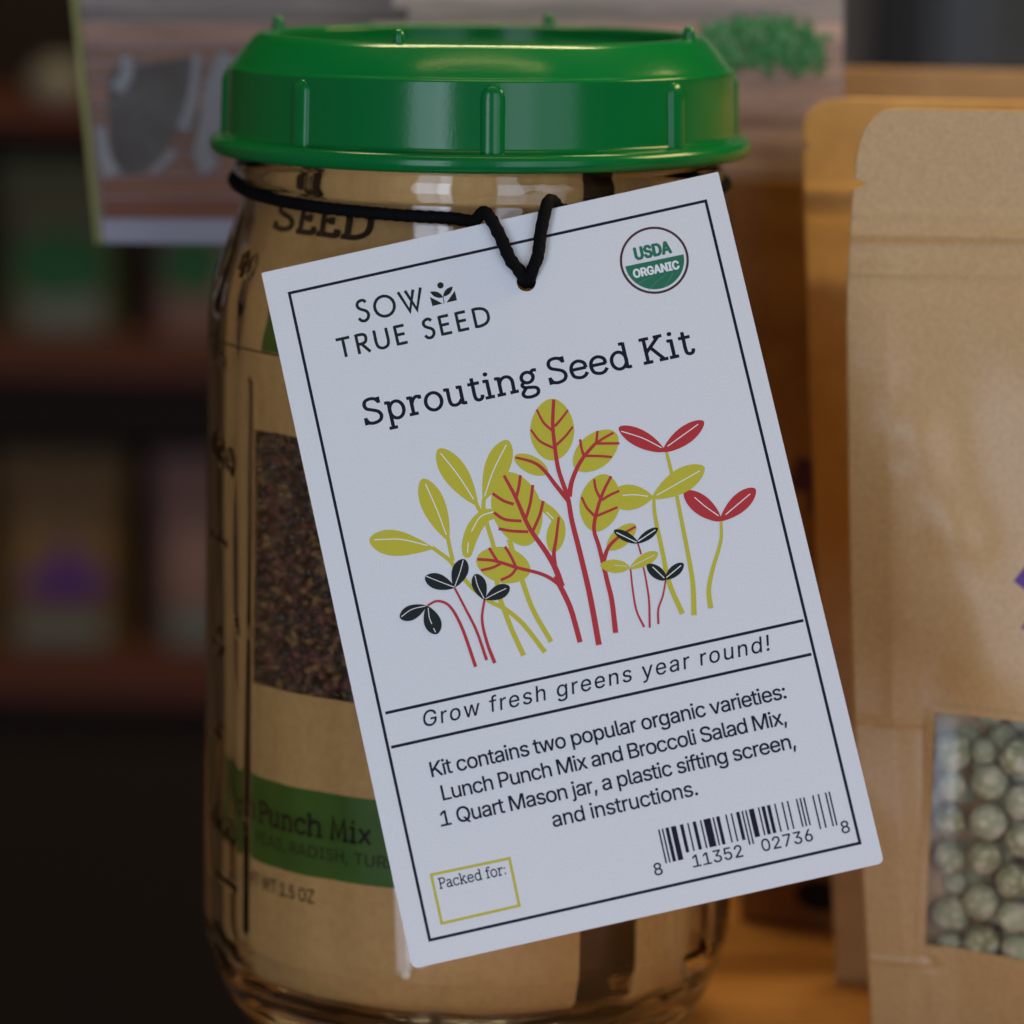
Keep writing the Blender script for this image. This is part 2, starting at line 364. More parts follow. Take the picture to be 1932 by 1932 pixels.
# letter outlines: {character: [advance, [contour, ...]]} in thousandths of an em
SANS = {
 ' ': [188,[]],
 '!': [196,[[67,160,63,509,132,509,128,160],[98,-4,81,-1,66,9,56,24,52,41,56,58,66,73,81,83,98,86,116,83,130,73,140,58,143,41,140,24,130,9,116,-1]]],
 ',': [188,[[38,-119,68,71,137,71,84,-119]]],
 '.': [188,[[95,-4,78,-1,63,9,53,24,50,41,53,59,63,73,78,83,95,87,113,83,128,73,138,59,141,41,138,24,128,9,113,-1]]],
 '0': [453,[[227,-7,191,-3,158,7,130,24,105,48,85,77,69,113,57,155,50,202,48,254,50,306,57,353,69,395,85,431,106,461,130,484,159,502,191,512,227,516,262,512,295,502,323,484,348,461,368,431,384,395,396,353,403,306,405,254,403,202,396,155,384,113,368,77,348,48,323,24,295,7,263,-3],[227,50,261,56,290,74,306,92,320,116,330,144,338,176,342,213,344,254,342,295,338,332,330,365,320,393,306,416,290,435,261,453,227,460,192,453,163,435,147,416,134,393,123,365,115,332,111,295,109,254,111,213,115,176,123,144,134,116,147,92,163,74,192,56]]],
 '1': [453,[[76,0,76,55,391,55,391,0],[276,509,276,0,212,0,212,448,209,448,86,358,86,427,198,509]]],
 '2': [453,[[64,0,64,47,234,229,261,257,282,282,299,305,311,327,318,348,320,371,317,397,308,419,293,436,273,449,250,457,224,460,196,457,172,447,153,433,139,413,130,390,127,362,66,362,68,391,75,418,86,442,111,473,143,496,168,507,196,513,225,516,254,513,281,507,306,497,337,474,361,445,376,411,381,372,378,345,371,318,357,290,336,259,317,235,294,209,267,180,153,60,153,57,389,57,389,0]]],
 '3': [453,[[218,-7,188,-5,159,1,133,10,98,30,70,57,52,91,44,132,109,132,115,107,126,87,144,71,165,59,191,52,219,50,248,53,275,61,297,74,315,93,325,116,329,145,326,172,316,196,299,217,275,234,242,244,201,248,157,248,157,299,288,448,288,452,70,452,70,509,372,509,372,461,211,278,211,289,247,290,279,286,308,276,333,262,354,244,371,222,383,198,391,173,393,145,390,116,383,90,370,66,354,45,333,27,309,12,281,2,251,-5]]],
 '5': [453,[[221,-7,192,-5,165,1,140,11,108,32,83,60,66,93,60,130,122,130,127,108,138,89,154,73,173,60,196,52,221,50,250,53,276,64,298,82,314,104,324,131,328,162,324,193,314,221,297,244,275,262,248,273,218,277,192,275,167,268,145,258,128,246,67,253,96,509,366,509,366,452,151,452,134,301,136,301,155,315,178,325,203,331,229,334,263,330,294,321,321,306,345,285,364,260,379,231,388,199,391,163,388,132,381,102,369,76,352,52,332,32,309,15,282,3,253,-4]]],
 '6': [453,[[226,-7,196,-4,168,3,142,15,119,31,100,51,84,74,73,101,66,130,64,162,68,199,80,239,93,268,112,302,137,340,252,509,322,509,151,261,145,261,154,275,165,288,179,299,196,307,214,312,235,314,265,312,291,305,316,295,346,271,370,240,380,215,387,187,389,157,387,127,379,98,368,73,352,50,333,30,310,14,284,3,257,-4],[226,48,254,52,279,63,299,79,314,101,324,128,327,157,324,187,314,213,299,235,279,251,254,262,226,265,198,262,174,252,153,235,138,214,128,188,125,158,128,128,138,102,153,79,174,63,198,52]]],
 '7': [453,[[97,0,323,448,323,452,62,452,62,509,391,509,391,449,165,0]]],
 '8': [453,[[226,-7,193,-5,163,1,136,11,101,33,74,62,57,96,52,135,55,166,65,195,81,220,101,241,125,256,153,265,153,267,119,282,93,308,76,342,70,380,75,417,90,450,114,477,146,498,170,508,197,514,226,516,255,514,282,508,306,498,337,477,361,450,377,417,382,380,376,342,359,308,333,282,300,267,300,265,327,256,351,241,372,220,387,195,397,166,401,135,395,96,378,62,352,33,317,11,289,1,259,-5],[226,49,258,52,285,60,307,74,323,91,333,113,337,139,333,165,322,189,305,208,283,223,256,232,226,235,196,232,169,223,147,208,130,189,119,165,115,139,119,113,129,91,145,74,167,60,195,52],[226,290,252,292,274,300,293,313,307,330,316,351,319,376,316,399,308,420,294,437,275,449,252,457,226,460,200,457,177,449,159,437,145,420,136,399,133,376,136,351,145,330,159,313,178,300,201,292]]],
 ':': [188,[[95,-4,78,-1,63,9,53,24,50,41,53,59,63,73,78,83,95,87,113,83,128,73,138,59,141,41,138,24,128,9,113,-1],[95,271,78,274,63,284,53,299,50,316,53,334,63,349,78,359,95,362,113,359,128,349,138,334,141,316,138,299,128,284,113,274]]],
 'A': [480,[[16,0,201,509,276,509,463,0,395,0,287,302,276,334,264,372,255,402,244,438,232,478,245,478,233,437,222,402,213,371,201,333,191,302,85,0],[110,142,110,199,370,199,370,142]]],
 'B': [456,[[60,0,60,509,241,509,274,507,304,501,329,491,359,469,381,442,394,410,398,374,395,344,387,320,373,301,356,286,336,275,315,267,315,262,339,257,363,245,385,227,402,203,414,173,418,136,413,100,400,67,377,39,344,18,317,8,284,2,247,0],[125,57,245,57,281,60,309,67,330,80,349,105,355,137,352,161,342,184,327,203,306,218,279,228,248,231,125,231],[125,285,238,285,265,288,288,296,308,309,323,326,333,348,336,372,330,403,313,429,283,446,240,452,125,452]]],
 'C': [510,[[267,-7,225,-3,186,7,150,25,119,49,92,79,70,115,53,157,44,203,40,254,44,305,53,352,70,393,92,429,119,459,150,484,186,501,225,512,267,516,305,513,340,504,373,490,402,471,427,447,448,418,463,385,473,348,408,348,401,373,389,395,375,413,357,428,337,440,315,449,292,454,267,456,237,453,209,445,184,432,161,414,141,391,125,364,113,332,106,295,103,254,106,213,113,177,125,145,141,117,161,94,184,76,210,63,237,56,267,53,292,55,315,60,337,69,357,81,375,96,389,114,401,136,408,160,473,160,463,124,448,91,428,62,402,38,373,19,341,5,305,-4]]],
 'D': [502,[[219,0,96,0,96,57,215,57,254,60,288,68,318,81,343,99,363,122,379,149,390,181,397,216,399,255,397,294,390,329,379,361,364,388,344,410,320,428,291,441,258,449,221,452,93,452,93,509,225,509,273,505,315,495,353,478,385,455,412,426,433,391,449,351,458,306,462,255,458,205,449,159,433,119,411,83,384,54,351,31,312,14,268,3],[125,509,125,0,60,0,60,509]]],
 'E': [419,[[60,0,60,509,372,509,372,452,125,452,125,286,355,286,355,229,125,229,125,57,375,57,375,0]]],
 'F': [410,[[60,0,60,509,369,509,369,452,125,452,125,278,346,278,346,221,125,221,125,0]]],
 'G': [520,[[269,-7,225,-3,185,7,149,25,118,49,91,79,69,116,53,157,43,203,40,254,43,305,53,352,69,393,91,429,117,459,149,484,184,501,223,512,265,516,304,513,340,504,374,489,403,469,429,445,449,416,465,384,474,349,408,349,399,372,387,393,373,411,356,427,337,439,315,448,291,454,265,456,236,453,209,445,183,432,160,414,141,392,125,364,113,332,106,295,103,254,106,213,113,177,125,145,141,117,161,95,184,76,210,63,238,56,269,53,309,57,345,71,374,93,396,123,407,147,413,173,415,202,434,199,283,199,283,256,478,256,478,200,475,160,466,124,451,91,431,62,406,38,377,19,344,5,308,-4]]],
 'H': [517,[[60,0,60,509,125,509,125,289,392,289,392,509,457,509,457,0,392,0,392,232,125,232,125,0]]],
 'I': [300,[[31,0,31,57,118,57,118,452,31,452,31,509,269,509,269,452,183,452,183,57,269,57,269,0]]],
 'J': [396,[[185,-7,143,-2,106,11,75,33,52,63,38,100,33,145,33,173,98,173,98,145,104,104,122,74,149,56,185,50,220,56,248,74,266,104,272,145,272,509,336,509,336,145,332,100,318,63,294,33,263,11,227,-2]]],
 'K': [467,[[104,145,104,216,122,239,139,261,157,282,174,303,193,324,212,344,364,509,448,509,231,276,228,276],[60,0,60,509,125,509,125,334,124,225,125,193,125,0],[372,0,188,259,228,309,449,0]]],
 'L': [393,[[60,0,60,509,125,509,125,57,361,57,361,0]]],
 'M': [628,[[60,0,60,509,152,509,277,187,282,174,287,159,299,123,305,103,311,84,317,65,322,49,307,49,318,83,330,121,336,140,342,158,348,174,352,187,476,509,568,509,568,0,504,0,504,291,504,327,505,347,505,369,506,413,507,457,513,457,505,433,498,409,482,363,474,341,467,322,461,305,456,291,342,0,286,0,170,291,165,304,159,321,145,361,137,384,129,408,121,432,112,457,119,457,120,416,121,372,122,328,122,309,122,291,122,0]]],
 'N': [523,[[60,0,60,509,136,509,343,183,352,169,363,151,375,130,388,107,401,82,414,55,405,54,402,81,401,108,400,134,399,157,399,195,399,509,463,509,463,0,387,0,202,290,190,310,177,331,164,354,148,381,108,452,119,454,122,384,123,354,124,328,125,307,125,291,125,0]]],
 'O': [533,[[267,-7,225,-3,186,7,150,25,119,49,92,79,70,115,53,157,44,203,40,254,44,305,53,352,70,393,92,429,119,459,150,484,186,501,225,512,267,516,309,512,348,501,384,484,415,459,442,429,464,393,480,352,490,305,493,254,490,203,480,157,464,115,442,79,415,49,384,25,348,7,309,-3],[267,53,296,55,324,63,349,76,372,94,392,116,408,144,420,176,428,213,430,254,428,295,420,332,408,365,392,392,372,415,349,433,324,446,296,453,267,456,237,453,210,445,184,433,161,415,142,392,125,364,113,332,106,295,103,254,106,213,113,176,125,144,142,117,161,94,184,76,210,63,237,55]]],
 'P': [445,[[60,0,60,509,235,509,272,506,305,499,332,487,356,471,375,452,390,430,400,404,407,377,409,348,407,318,400,291,390,265,375,243,356,223,332,207,305,195,272,188,235,186,109,186,109,242,233,242,269,246,297,256,318,272,333,294,342,319,344,348,342,376,333,402,318,423,297,439,268,449,232,452,125,452,125,0]]],
 'Q': [533,[[245,159,313,159,369,85,384,65,468,-48,401,-48,346,27,331,46],[267,-7,225,-3,186,7,150,25,119,49,92,79,70,115,53,157,44,203,40,254,44,305,53,352,70,393,92,429,119,459,150,484,186,501,225,512,267,516,309,512,348,501,384,484,415,459,442,429,464,393,480,352,490,305,493,254,490,203,480,157,464,115,442,79,415,49,384,25,348,7,309,-3],[267,53,296,55,324,63,349,76,372,94,392,116,408,144,420,176,428,213,430,254,428,295,420,332,408,365,392,392,372,415,349,433,324,446,296,453,267,456,237,453,210,445,184,433,161,415,142,392,125,364,113,332,106,295,103,254,106,213,113,176,125,144,142,117,161,94,184,76,210,63,237,55]]],
 'R': [449,[[60,0,60,509,236,509,273,506,305,500,333,489,367,465,390,433,401,408,407,381,409,352,407,323,401,296,390,271,367,240,333,217,305,206,273,200,236,198,96,198,96,255,234,255,269,258,298,267,319,281,334,300,342,324,345,352,342,380,334,405,319,425,298,440,269,449,233,452,125,452,125,0],[353,0,230,229,303,229,428,0]]],
 'S': [447,[[224,-9,188,-7,156,-1,128,9,102,23,81,40,64,60,51,83,42,109,38,137,104,137,110,110,123,88,142,71,166,59,194,52,224,49,257,52,286,60,311,74,329,92,341,114,346,139,342,161,332,179,316,193,296,205,272,214,245,222,184,239,145,253,112,269,86,289,67,313,56,341,52,372,58,413,75,448,92,468,113,484,138,498,165,508,195,514,227,516,259,514,289,508,316,498,351,476,377,449,394,415,401,378,337,378,326,412,302,437,280,449,254,456,225,459,194,456,167,448,145,435,129,418,118,398,115,376,119,352,131,334,148,319,169,308,191,300,212,293,264,279,287,272,312,264,336,252,359,238,379,220,395,198,405,171,408,139,403,99,386,64,370,43,349,25,323,11,294,0,261,-7]]],
 'T': [449,[[32,452,32,509,417,509,417,452,257,452,257,0,193,0,193,452]]],
 'U': [517,[[259,-8,220,-6,186,2,154,15,126,33,103,55,85,80,71,108,63,140,60,173,60,509,124,509,124,178,128,144,141,113,160,87,187,68,220,56,259,52,298,56,331,68,357,87,377,113,389,144,393,178,393,509,457,509,457,173,454,140,446,108,433,80,414,55,391,33,363,15,332,2,297,-6]]],
 'W': [686,[[155,0,16,509,82,509,163,196,170,171,175,145,181,120,187,94,192,67,197,40,189,40,194,67,200,94,205,120,211,145,218,171,224,196,306,509,380,509,462,196,468,171,474,145,480,120,486,94,492,67,497,40,488,40,493,67,499,94,504,120,510,145,523,196,603,509,670,509,530,0,455,0,368,323,359,356,351,391,346,417,341,445,336,475,350,475,345,446,340,420,335,395,327,359,318,323,230,0]]],
 'Z': [438,[[42,0,42,46,273,385,289,408,306,431,323,453,341,476,348,454,317,453,285,452,254,452,223,452,40,452,40,509,397,509,397,462,169,129,152,105,134,81,116,57,97,33,90,54,121,56,152,57,183,57,214,57,399,57,399,0]]],
 'a': [389,[[160,-9,126,-5,94,5,68,22,48,45,35,73,30,108,34,138,43,161,58,179,78,193,100,203,125,211,152,216,178,220,209,224,234,227,252,230,265,235,273,243,276,255,276,257,273,279,267,297,256,311,240,322,220,329,196,331,171,329,149,322,132,313,118,301,107,288,100,274,41,291,57,322,79,346,104,364,133,375,163,382,194,384,215,383,239,379,263,372,286,360,306,343,322,320,333,290,337,251,337,0,277,0,277,52,272,52,264,38,252,25,236,12,215,1,190,-6],[170,45,202,49,228,59,248,74,263,93,272,115,276,138,276,190,270,186,259,182,246,179,231,176,216,173,200,171,175,168,154,164,134,159,117,150,103,139,95,124,92,105,94,87,102,72,114,61,130,52,149,47]]],
 'b': [424,[[229,-8,198,-5,172,4,153,17,138,31,127,46,118,59,112,59,112,0,53,0,53,509,114,509,114,319,118,319,127,331,137,346,152,360,171,373,197,381,229,384,259,382,287,374,313,361,335,342,354,320,370,293,381,261,388,227,390,189,388,151,381,116,370,84,355,57,336,34,313,16,288,3,260,-6],[220,47,253,51,279,66,301,88,316,117,325,151,328,189,325,227,316,261,301,290,280,311,253,325,220,330,188,325,161,312,140,291,125,263,116,229,113,189,116,150,125,115,140,86,162,65,188,51]]],
 'c': [396,[[207,-8,174,-5,144,3,117,16,93,35,72,58,56,85,44,116,37,150,34,187,37,225,44,260,56,291,72,318,93,341,117,360,144,374,174,382,207,384,234,383,260,377,284,368,305,356,324,341,340,322,353,301,362,277,303,262,298,276,290,289,281,301,270,311,257,319,242,325,226,329,207,330,173,325,145,310,124,287,108,258,99,224,96,187,99,151,108,117,124,89,145,66,173,51,207,46,226,48,243,52,258,58,271,66,282,76,292,89,299,102,304,117,363,102,354,78,341,56,325,37,306,21,285,9,261,-1,235,-6]]],
 'd': [424,[[195,-8,165,-6,137,3,111,16,89,34,70,57,55,84,43,116,36,151,34,189,36,227,43,261,55,293,70,320,89,342,112,361,137,374,165,382,196,384,228,381,253,373,272,360,287,346,298,331,306,319,311,319,311,509,372,509,372,0,313,0,313,59,307,59,298,46,287,31,272,17,252,4,227,-5],[205,47,236,51,263,65,284,86,299,115,309,150,312,189,309,229,300,263,284,291,263,312,237,325,205,330,172,325,145,311,124,290,108,261,99,227,96,189,99,151,109,117,124,88,145,66,172,51]]],
 'e': [404,[[212,-8,177,-5,145,3,117,16,92,35,72,58,56,85,44,116,37,150,34,187,36,224,44,258,55,290,71,317,91,340,115,359,142,373,172,382,205,384,236,382,266,374,294,361,319,341,341,315,357,282,365,256,370,227,371,194,371,169,75,169,75,221,338,221,310,202,307,237,298,269,283,294,263,314,237,326,205,330,173,326,146,313,125,294,109,270,99,241,96,211,96,178,100,139,110,106,128,80,151,61,179,50,212,46,234,48,254,53,271,61,285,73,297,88,306,105,365,91,353,63,335,39,311,19,283,4,249,-5]]],
 'f': [254,[[228,379,228,327,6,327,6,379],[81,0,81,432,84,461,96,486,113,505,135,519,161,527,187,530,207,529,222,527,234,524,243,521,227,468,222,470,215,472,206,473,195,474,171,470,154,460,145,443,142,419,142,0]]],
 'g': [425,[[207,-151,168,-148,134,-140,105,-127,82,-110,64,-91,51,-69,101,-41,110,-53,122,-66,136,-78,154,-88,178,-95,207,-97,249,-92,282,-75,304,-47,311,-6,311,68,306,68,298,56,287,41,272,28,252,16,227,8,195,5,165,7,138,14,113,27,90,43,71,65,55,90,43,120,36,154,34,191,36,229,43,263,55,293,71,320,90,342,112,361,138,374,166,382,196,384,228,382,253,373,273,360,288,346,299,331,308,319,313,319,313,379,372,379,372,-9,370,-40,363,-67,350,-90,324,-117,291,-136,265,-144,237,-149],[205,59,237,63,264,75,285,95,300,121,309,154,312,193,309,231,300,264,285,291,264,312,237,325,205,330,172,325,145,312,124,290,109,262,99,229,96,193,99,155,109,123,124,96,145,76,172,63]]],
 'h': [410,[[114,227,114,0,53,0,53,509,114,509,114,287,102,287,116,319,132,344,152,362,187,379,227,384,264,380,295,369,321,349,341,321,350,298,355,271,357,240,357,0,296,0,296,235,290,275,273,304,246,323,210,329,184,326,161,317,141,303,126,283,117,257]]],
 'i': [167,[[53,0,53,379,114,379,114,0],[84,443,67,446,54,455,44,468,41,483,44,499,54,512,67,521,84,524,100,521,114,512,123,499,126,483,123,468,114,455,100,446]]],
 'j': [167,[[53,379,114,379,114,-30,111,-63,102,-90,86,-113,65,-129,37,-139,4,-143,-10,-143,-10,-87,2,-87,25,-83,40,-72,50,-54,53,-29],[83,443,67,446,53,455,44,468,41,483,44,499,53,512,67,521,83,524,100,521,114,512,123,499,126,483,123,468,114,455,100,446]]],
 'l': [189,[[139,-2,101,3,74,20,58,47,53,84,53,509,114,509,114,99,115,77,120,62,130,54,146,52,154,52,160,53,165,53,170,54,181,3,172,1,162,-1,151,-2]]],
 'm': [610,[[53,0,53,379,112,379,112,295,108,295,118,323,132,346,151,363,172,376,195,384,219,386,257,380,287,361,309,331,321,295,312,295,322,321,337,343,357,361,381,375,407,383,437,386,468,383,497,372,522,354,541,328,553,296,557,255,557,0,496,0,496,254,490,289,473,313,447,326,419,330,395,328,374,320,358,307,345,290,338,270,335,247,335,0,274,0,274,260,269,288,253,311,229,326,199,330,178,328,158,320,140,307,126,289,117,266,114,238,114,0]]],
 'n': [410,[[114,227,114,0,53,0,53,379,112,379,112,287,102,287,116,319,132,344,152,362,187,379,227,384,264,380,295,369,321,349,341,321,350,298,355,271,357,240,357,0,296,0,296,235,290,275,273,304,246,323,210,329,184,326,161,317,141,303,126,283,117,257]]],
 'o': [415,[[207,-8,174,-5,144,3,117,16,93,35,72,58,56,85,44,116,37,150,34,187,37,225,44,260,56,291,72,318,93,341,117,360,144,374,174,382,207,384,241,382,271,374,299,360,323,341,343,318,359,291,371,260,379,225,381,187,379,150,371,116,359,85,343,58,323,35,299,16,271,3,241,-5],[207,46,242,51,270,66,292,89,307,117,316,151,319,187,316,224,307,258,292,287,270,310,242,325,207,330,173,325,145,310,124,287,108,258,99,224,96,187,99,151,108,117,124,89,145,66,173,51]]],
 'p': [424,[[53,-143,53,379,112,379,112,319,118,319,126,331,137,346,152,360,171,373,197,381,229,384,259,382,287,374,313,361,335,342,354,320,370,293,381,261,388,227,390,189,388,151,381,116,370,84,355,57,336,34,313,16,288,3,260,-6,229,-8,198,-5,173,4,153,17,138,31,127,46,118,59,114,59,114,-143],[220,47,253,51,279,66,301,88,316,117,325,151,328,189,325,227,316,261,301,290,280,311,253,325,220,330,188,325,161,312,140,291,125,263,116,229,113,189,116,150,125,115,140,86,162,65,188,51]]],
 'r': [259,[[53,0,53,379,112,379,112,321,115,321,130,347,152,367,181,380,213,385,221,385,229,384,243,384,243,322,239,323,230,324,219,325,207,326,182,323,159,315,140,301,126,284,117,262,114,237,114,0]]],
 's': [365,[[182,-8,145,-5,112,3,84,18,62,38,45,63,36,94,94,107,105,79,124,60,150,49,181,45,217,50,244,62,262,81,268,103,265,121,254,136,237,147,212,155,149,170,118,180,92,192,72,208,53,237,47,274,51,305,65,332,87,354,115,370,149,381,187,384,223,381,254,372,279,358,299,339,314,316,324,290,268,277,258,298,243,316,219,328,187,333,156,329,131,317,114,299,109,277,112,258,124,243,144,232,172,223,229,209,261,200,287,187,306,171,325,142,331,107,326,75,312,47,290,24,260,6,223,-5]]],
 't': [227,[[204,379,204,327,6,327,6,379],[65,471,126,471,126,98,128,76,136,61,150,53,170,50,177,50,185,51,194,52,202,54,213,2,203,-1,192,-3,180,-4,168,-4,138,-1,113,7,92,21,72,52,65,93]]],
 'u': [410,[[182,-5,146,-1,115,11,89,31,69,59,60,82,54,109,53,139,53,379,114,379,114,144,119,105,137,75,164,56,200,50,226,53,249,62,268,77,283,97,293,122,296,153,296,379,357,379,357,0,298,0,298,92,307,92,294,60,277,35,257,17,222,0]]],
 'v': [389,[[163,0,17,379,84,379,165,155,177,121,187,87,196,53,206,21,184,21,194,53,203,87,213,121,224,155,305,379,371,379,226,0]]],
 'w': [567,[[138,0,23,379,87,379,133,214,143,177,154,137,161,107,168,75,175,41,165,41,172,74,179,105,186,135,192,163,199,189,206,214,252,379,316,379,362,214,368,189,375,163,382,136,388,106,395,75,402,41,391,41,399,75,406,106,413,135,420,163,427,189,434,214,480,379,545,379,429,0,368,0,319,172,305,225,297,252,291,280,277,338,291,338,277,280,270,252,263,225,255,198,248,172,199,0]]],
 'x': [379,[[21,0,171,218,171,171,29,379,100,379,147,306,164,279,179,253,193,229,207,206,175,206,190,229,202,253,216,279,233,306,282,379,352,379,209,169,209,214,358,0,287,0,231,85,214,112,200,136,187,159,173,182,205,182,191,159,178,136,165,112,148,85,91,0]]],
 'y': [389,[[47,-139,61,-86,71,-87,88,-90,104,-89,118,-84,130,-74,141,-58,151,-36,163,-1,17,379,84,379,165,155,177,121,187,87,196,53,206,21,184,21,193,53,202,87,212,121,224,155,305,379,371,379,204,-58,191,-85,177,-107,159,-124,139,-136,117,-143,91,-145,77,-145,65,-143,54,-141]]],
}
_sans = {}
def sans_glyph(ch):
    """(advance, [(verts, faces)]) in em units from the embedded outlines; cap height about .51"""
    if ch in _sans: return _sans[ch]
    adv, cs = SANS[ch]
    cs = [[(c[i] / 1000, c[i + 1] / 1000) for i in range(0, len(c), 2)] for c in cs]
    parts = []
    if cs:
        vs, es = [], []
        for c in cs:
            k = len(vs); vs += [Vector(p) for p in c]; es += [(k + i, k + (i + 1) % len(c)) for i in range(len(c))]
        r = delaunay_2d_cdt(vs, es, [], 0, 1e-6)
        W = [tuple(v) for v in r[0]]; keep = []
        for f in r[2]:
            x = sum(W[i][0] for i in f) / 3; y = sum(W[i][1] for i in f) / 3; wn = 0
            for c in cs:
                for i in range(len(c)):
                    p, q = c[i], c[(i + 1) % len(c)]
                    if (p[1] > y) != (q[1] > y) and x < (q[0] - p[0]) * (y - p[1]) / (q[1] - p[1]) + p[0]: wn += 1 if q[1] > p[1] else -1
            if wn: keep.append(tuple(f))
        parts.append((W, keep))
    if ch == '1': parts.append(fan([(.03, 0), (.31, 0), (.31, .05), (.03, .05)]))
    _sans[ch] = (adv / 1000, parts)
    return _sans[ch]

def E_(cx, cy, rx, ry): return ('o', ring_pts(cx, cy, rx, ry, 26))
def L_(*p): return ('l', p)
def C_(*p): return ('c', p)
def D_(x, y, r): return ('d', ring_pts(x, y, r, r, 16))
SLAB = {
 'S': (.74, [C_((.58,.82),(.50,.92),(.34,.96),(.17,.91),(.11,.76),(.17,.61),(.36,.52),(.54,.42),(.61,.25),(.53,.09),(.33,.03),(.16,.07),(.08,.20)), L_((.60,.98),(.60,.74)), L_((.07,.28),(.07,.0))]),
 'p': (.76, [L_((.18,-.30),(.18,.72)), E_(.41,.35,.24,.325), L_((.04,.675),(.18,.675)), L_((.04,-.30),(.33,-.30))]),
 'r': (.56, [L_((.18,0),(.18,.72)), L_((.04,.675),(.18,.675)), L_((.04,.04),(.35,.04)), C_((.18,.42),(.25,.58),(.36,.67),(.48,.66)), L_((.48,.71),(.48,.56))]),
 'o': (.72, [E_(.36,.35,.27,.33)]),
 'u': (.82, [C_((.17,.72),(.17,.48),(.17,.26),(.21,.09),(.34,.03),(.48,.08),(.59,.22)), L_((.60,.72),(.60,.0)), L_((.03,.675),(.17,.675)), L_((.46,.675),(.60,.675)), L_((.60,.04),(.74,.04))]),
 't': (.50, [C_((.21,.90),(.21,.6),(.21,.22),(.25,.07),(.35,.03),(.44,.08),(.47,.2)), L_((.04,.675),(.44,.675))]),
 'i': (.42, [L_((.21,0),(.21,.72)), L_((.06,.675),(.21,.675)), L_((.05,.04),(.37,.04)), D_(.20,.93,.082)]),
 'n': (.82, [L_((.18,0),(.18,.72)), L_((.04,.675),(.18,.675)), L_((.04,.04),(.33,.04)), L_((.48,.04),(.77,.04)), C_((.18,.44),(.25,.59),(.39,.67),(.54,.63),(.62,.48),(.62,.25),(.62,.02))]),
 'g': (.70, [E_(.32,.47,.20,.20), C_((.46,.61),(.54,.70),(.67,.69)), C_((.18,.32),(.10,.22),(.16,.12),(.36,.08),(.54,.03),(.60,-.09),(.54,-.22),(.34,-.28),(.14,-.24),(.07,-.12),(.14,.0),(.22,.09))]),
 'e': (.68, [L_((.08,.375),(.585,.375)), C_((.585,.36),(.54,.57),(.34,.67),(.15,.58),(.08,.36),(.14,.12),(.34,.03),(.50,.07),(.60,.19))]),
 'd': (.80, [E_(.36,.35,.25,.325), L_((.60,1.0),(.60,.0)), L_((.45,.96),(.60,.96)), L_((.60,.04),(.75,.04))]),
 'K': (.90, [L_((.21,0),(.21,.98)), L_((.05,.94),(.38,.94)), L_((.05,.04),(.38,.04)), L_((.22,.42),(.70,.92)), L_((.38,.58),(.76,.05)), L_((.54,.94),(.84,.94)), L_((.60,.04),(.90,.04))]),
 'P': (.72, [L_((.19,0),(.19,.98)), L_((.05,.94),(.30,.94)), L_((.05,.04),(.36,.04)), C_((.20,.94),(.46,.94),(.62,.86),(.65,.71),(.60,.56),(.44,.48),(.20,.48))]),
 'a': (.68, [C_((.12,.55),(.24,.66),(.40,.66),(.50,.53),(.50,.3),(.51,.10),(.57,.04),(.67,.05)), C_((.50,.39),(.28,.37),(.11,.26),(.13,.09),(.28,.03),(.42,.08),(.50,.20))]),
 'c': (.62, [C_((.55,.52),(.49,.62),(.34,.67),(.15,.58),(.08,.35),(.15,.12),(.33,.03),(.48,.07),(.58,.18)), L_((.55,.67),(.55,.50))]),
 'k': (.78, [L_((.18,0),(.18,1.0)), L_((.04,.96),(.18,.96)), L_((.04,.04),(.32,.04)), L_((.18,.28),(.56,.66)), L_((.32,.42),(.62,.05)), L_((.42,.675),(.70,.675)), L_((.48,.04),(.77,.04))]),
 'f': (.46, [C_((.50,.88),(.42,.97),(.29,.96),(.21,.84),(.21,.5),(.21,.02)), L_((.04,.675),(.43,.675)), L_((.06,.04),(.38,.04))]),
 ':': (.30, [D_(.15,.09,.08), D_(.15,.60,.08)]),
 'E': (.70, [L_((.19,0),(.19,1)), L_((.04,.95),(.60,.95)), L_((.19,.52),(.44,.52)), L_((.44,.64),(.44,.40)), L_((.04,.05),(.62,.05)), L_((.60,1),(.60,.76)), L_((.62,0),(.62,.26))]),
 'D': (.80, [L_((.19,0),(.19,1)), C_((.04,.95),(.40,.95),(.66,.80),(.73,.50),(.66,.20),(.40,.05),(.04,.05))]),
 'M': (1.0, [L_((.15,0),(.22,.97),(.50,.12),(.78,.97),(.85,0)), L_((.04,.04),(.27,.04)), L_((.72,.04),(.97,.04))]),
 'x': (.64, [L_((.08,.68),(.56,.02)), L_((.56,.68),(.08,.02))]),
 'L': (.66, [L_((.19,0),(.19,1)), L_((.04,.95),(.34,.95)), L_((.04,.05),(.6,.05)), L_((.6,0),(.6,.26))]),
 'h': (.82, [L_((.18,0),(.18,1.0)), L_((.04,.96),(.18,.96)), L_((.04,.04),(.33,.04)), L_((.48,.04),(.77,.04)), C_((.18,.44),(.25,.59),(.39,.67),(.54,.63),(.62,.48),(.62,.02))]),
 ' ': (.30, []),
}
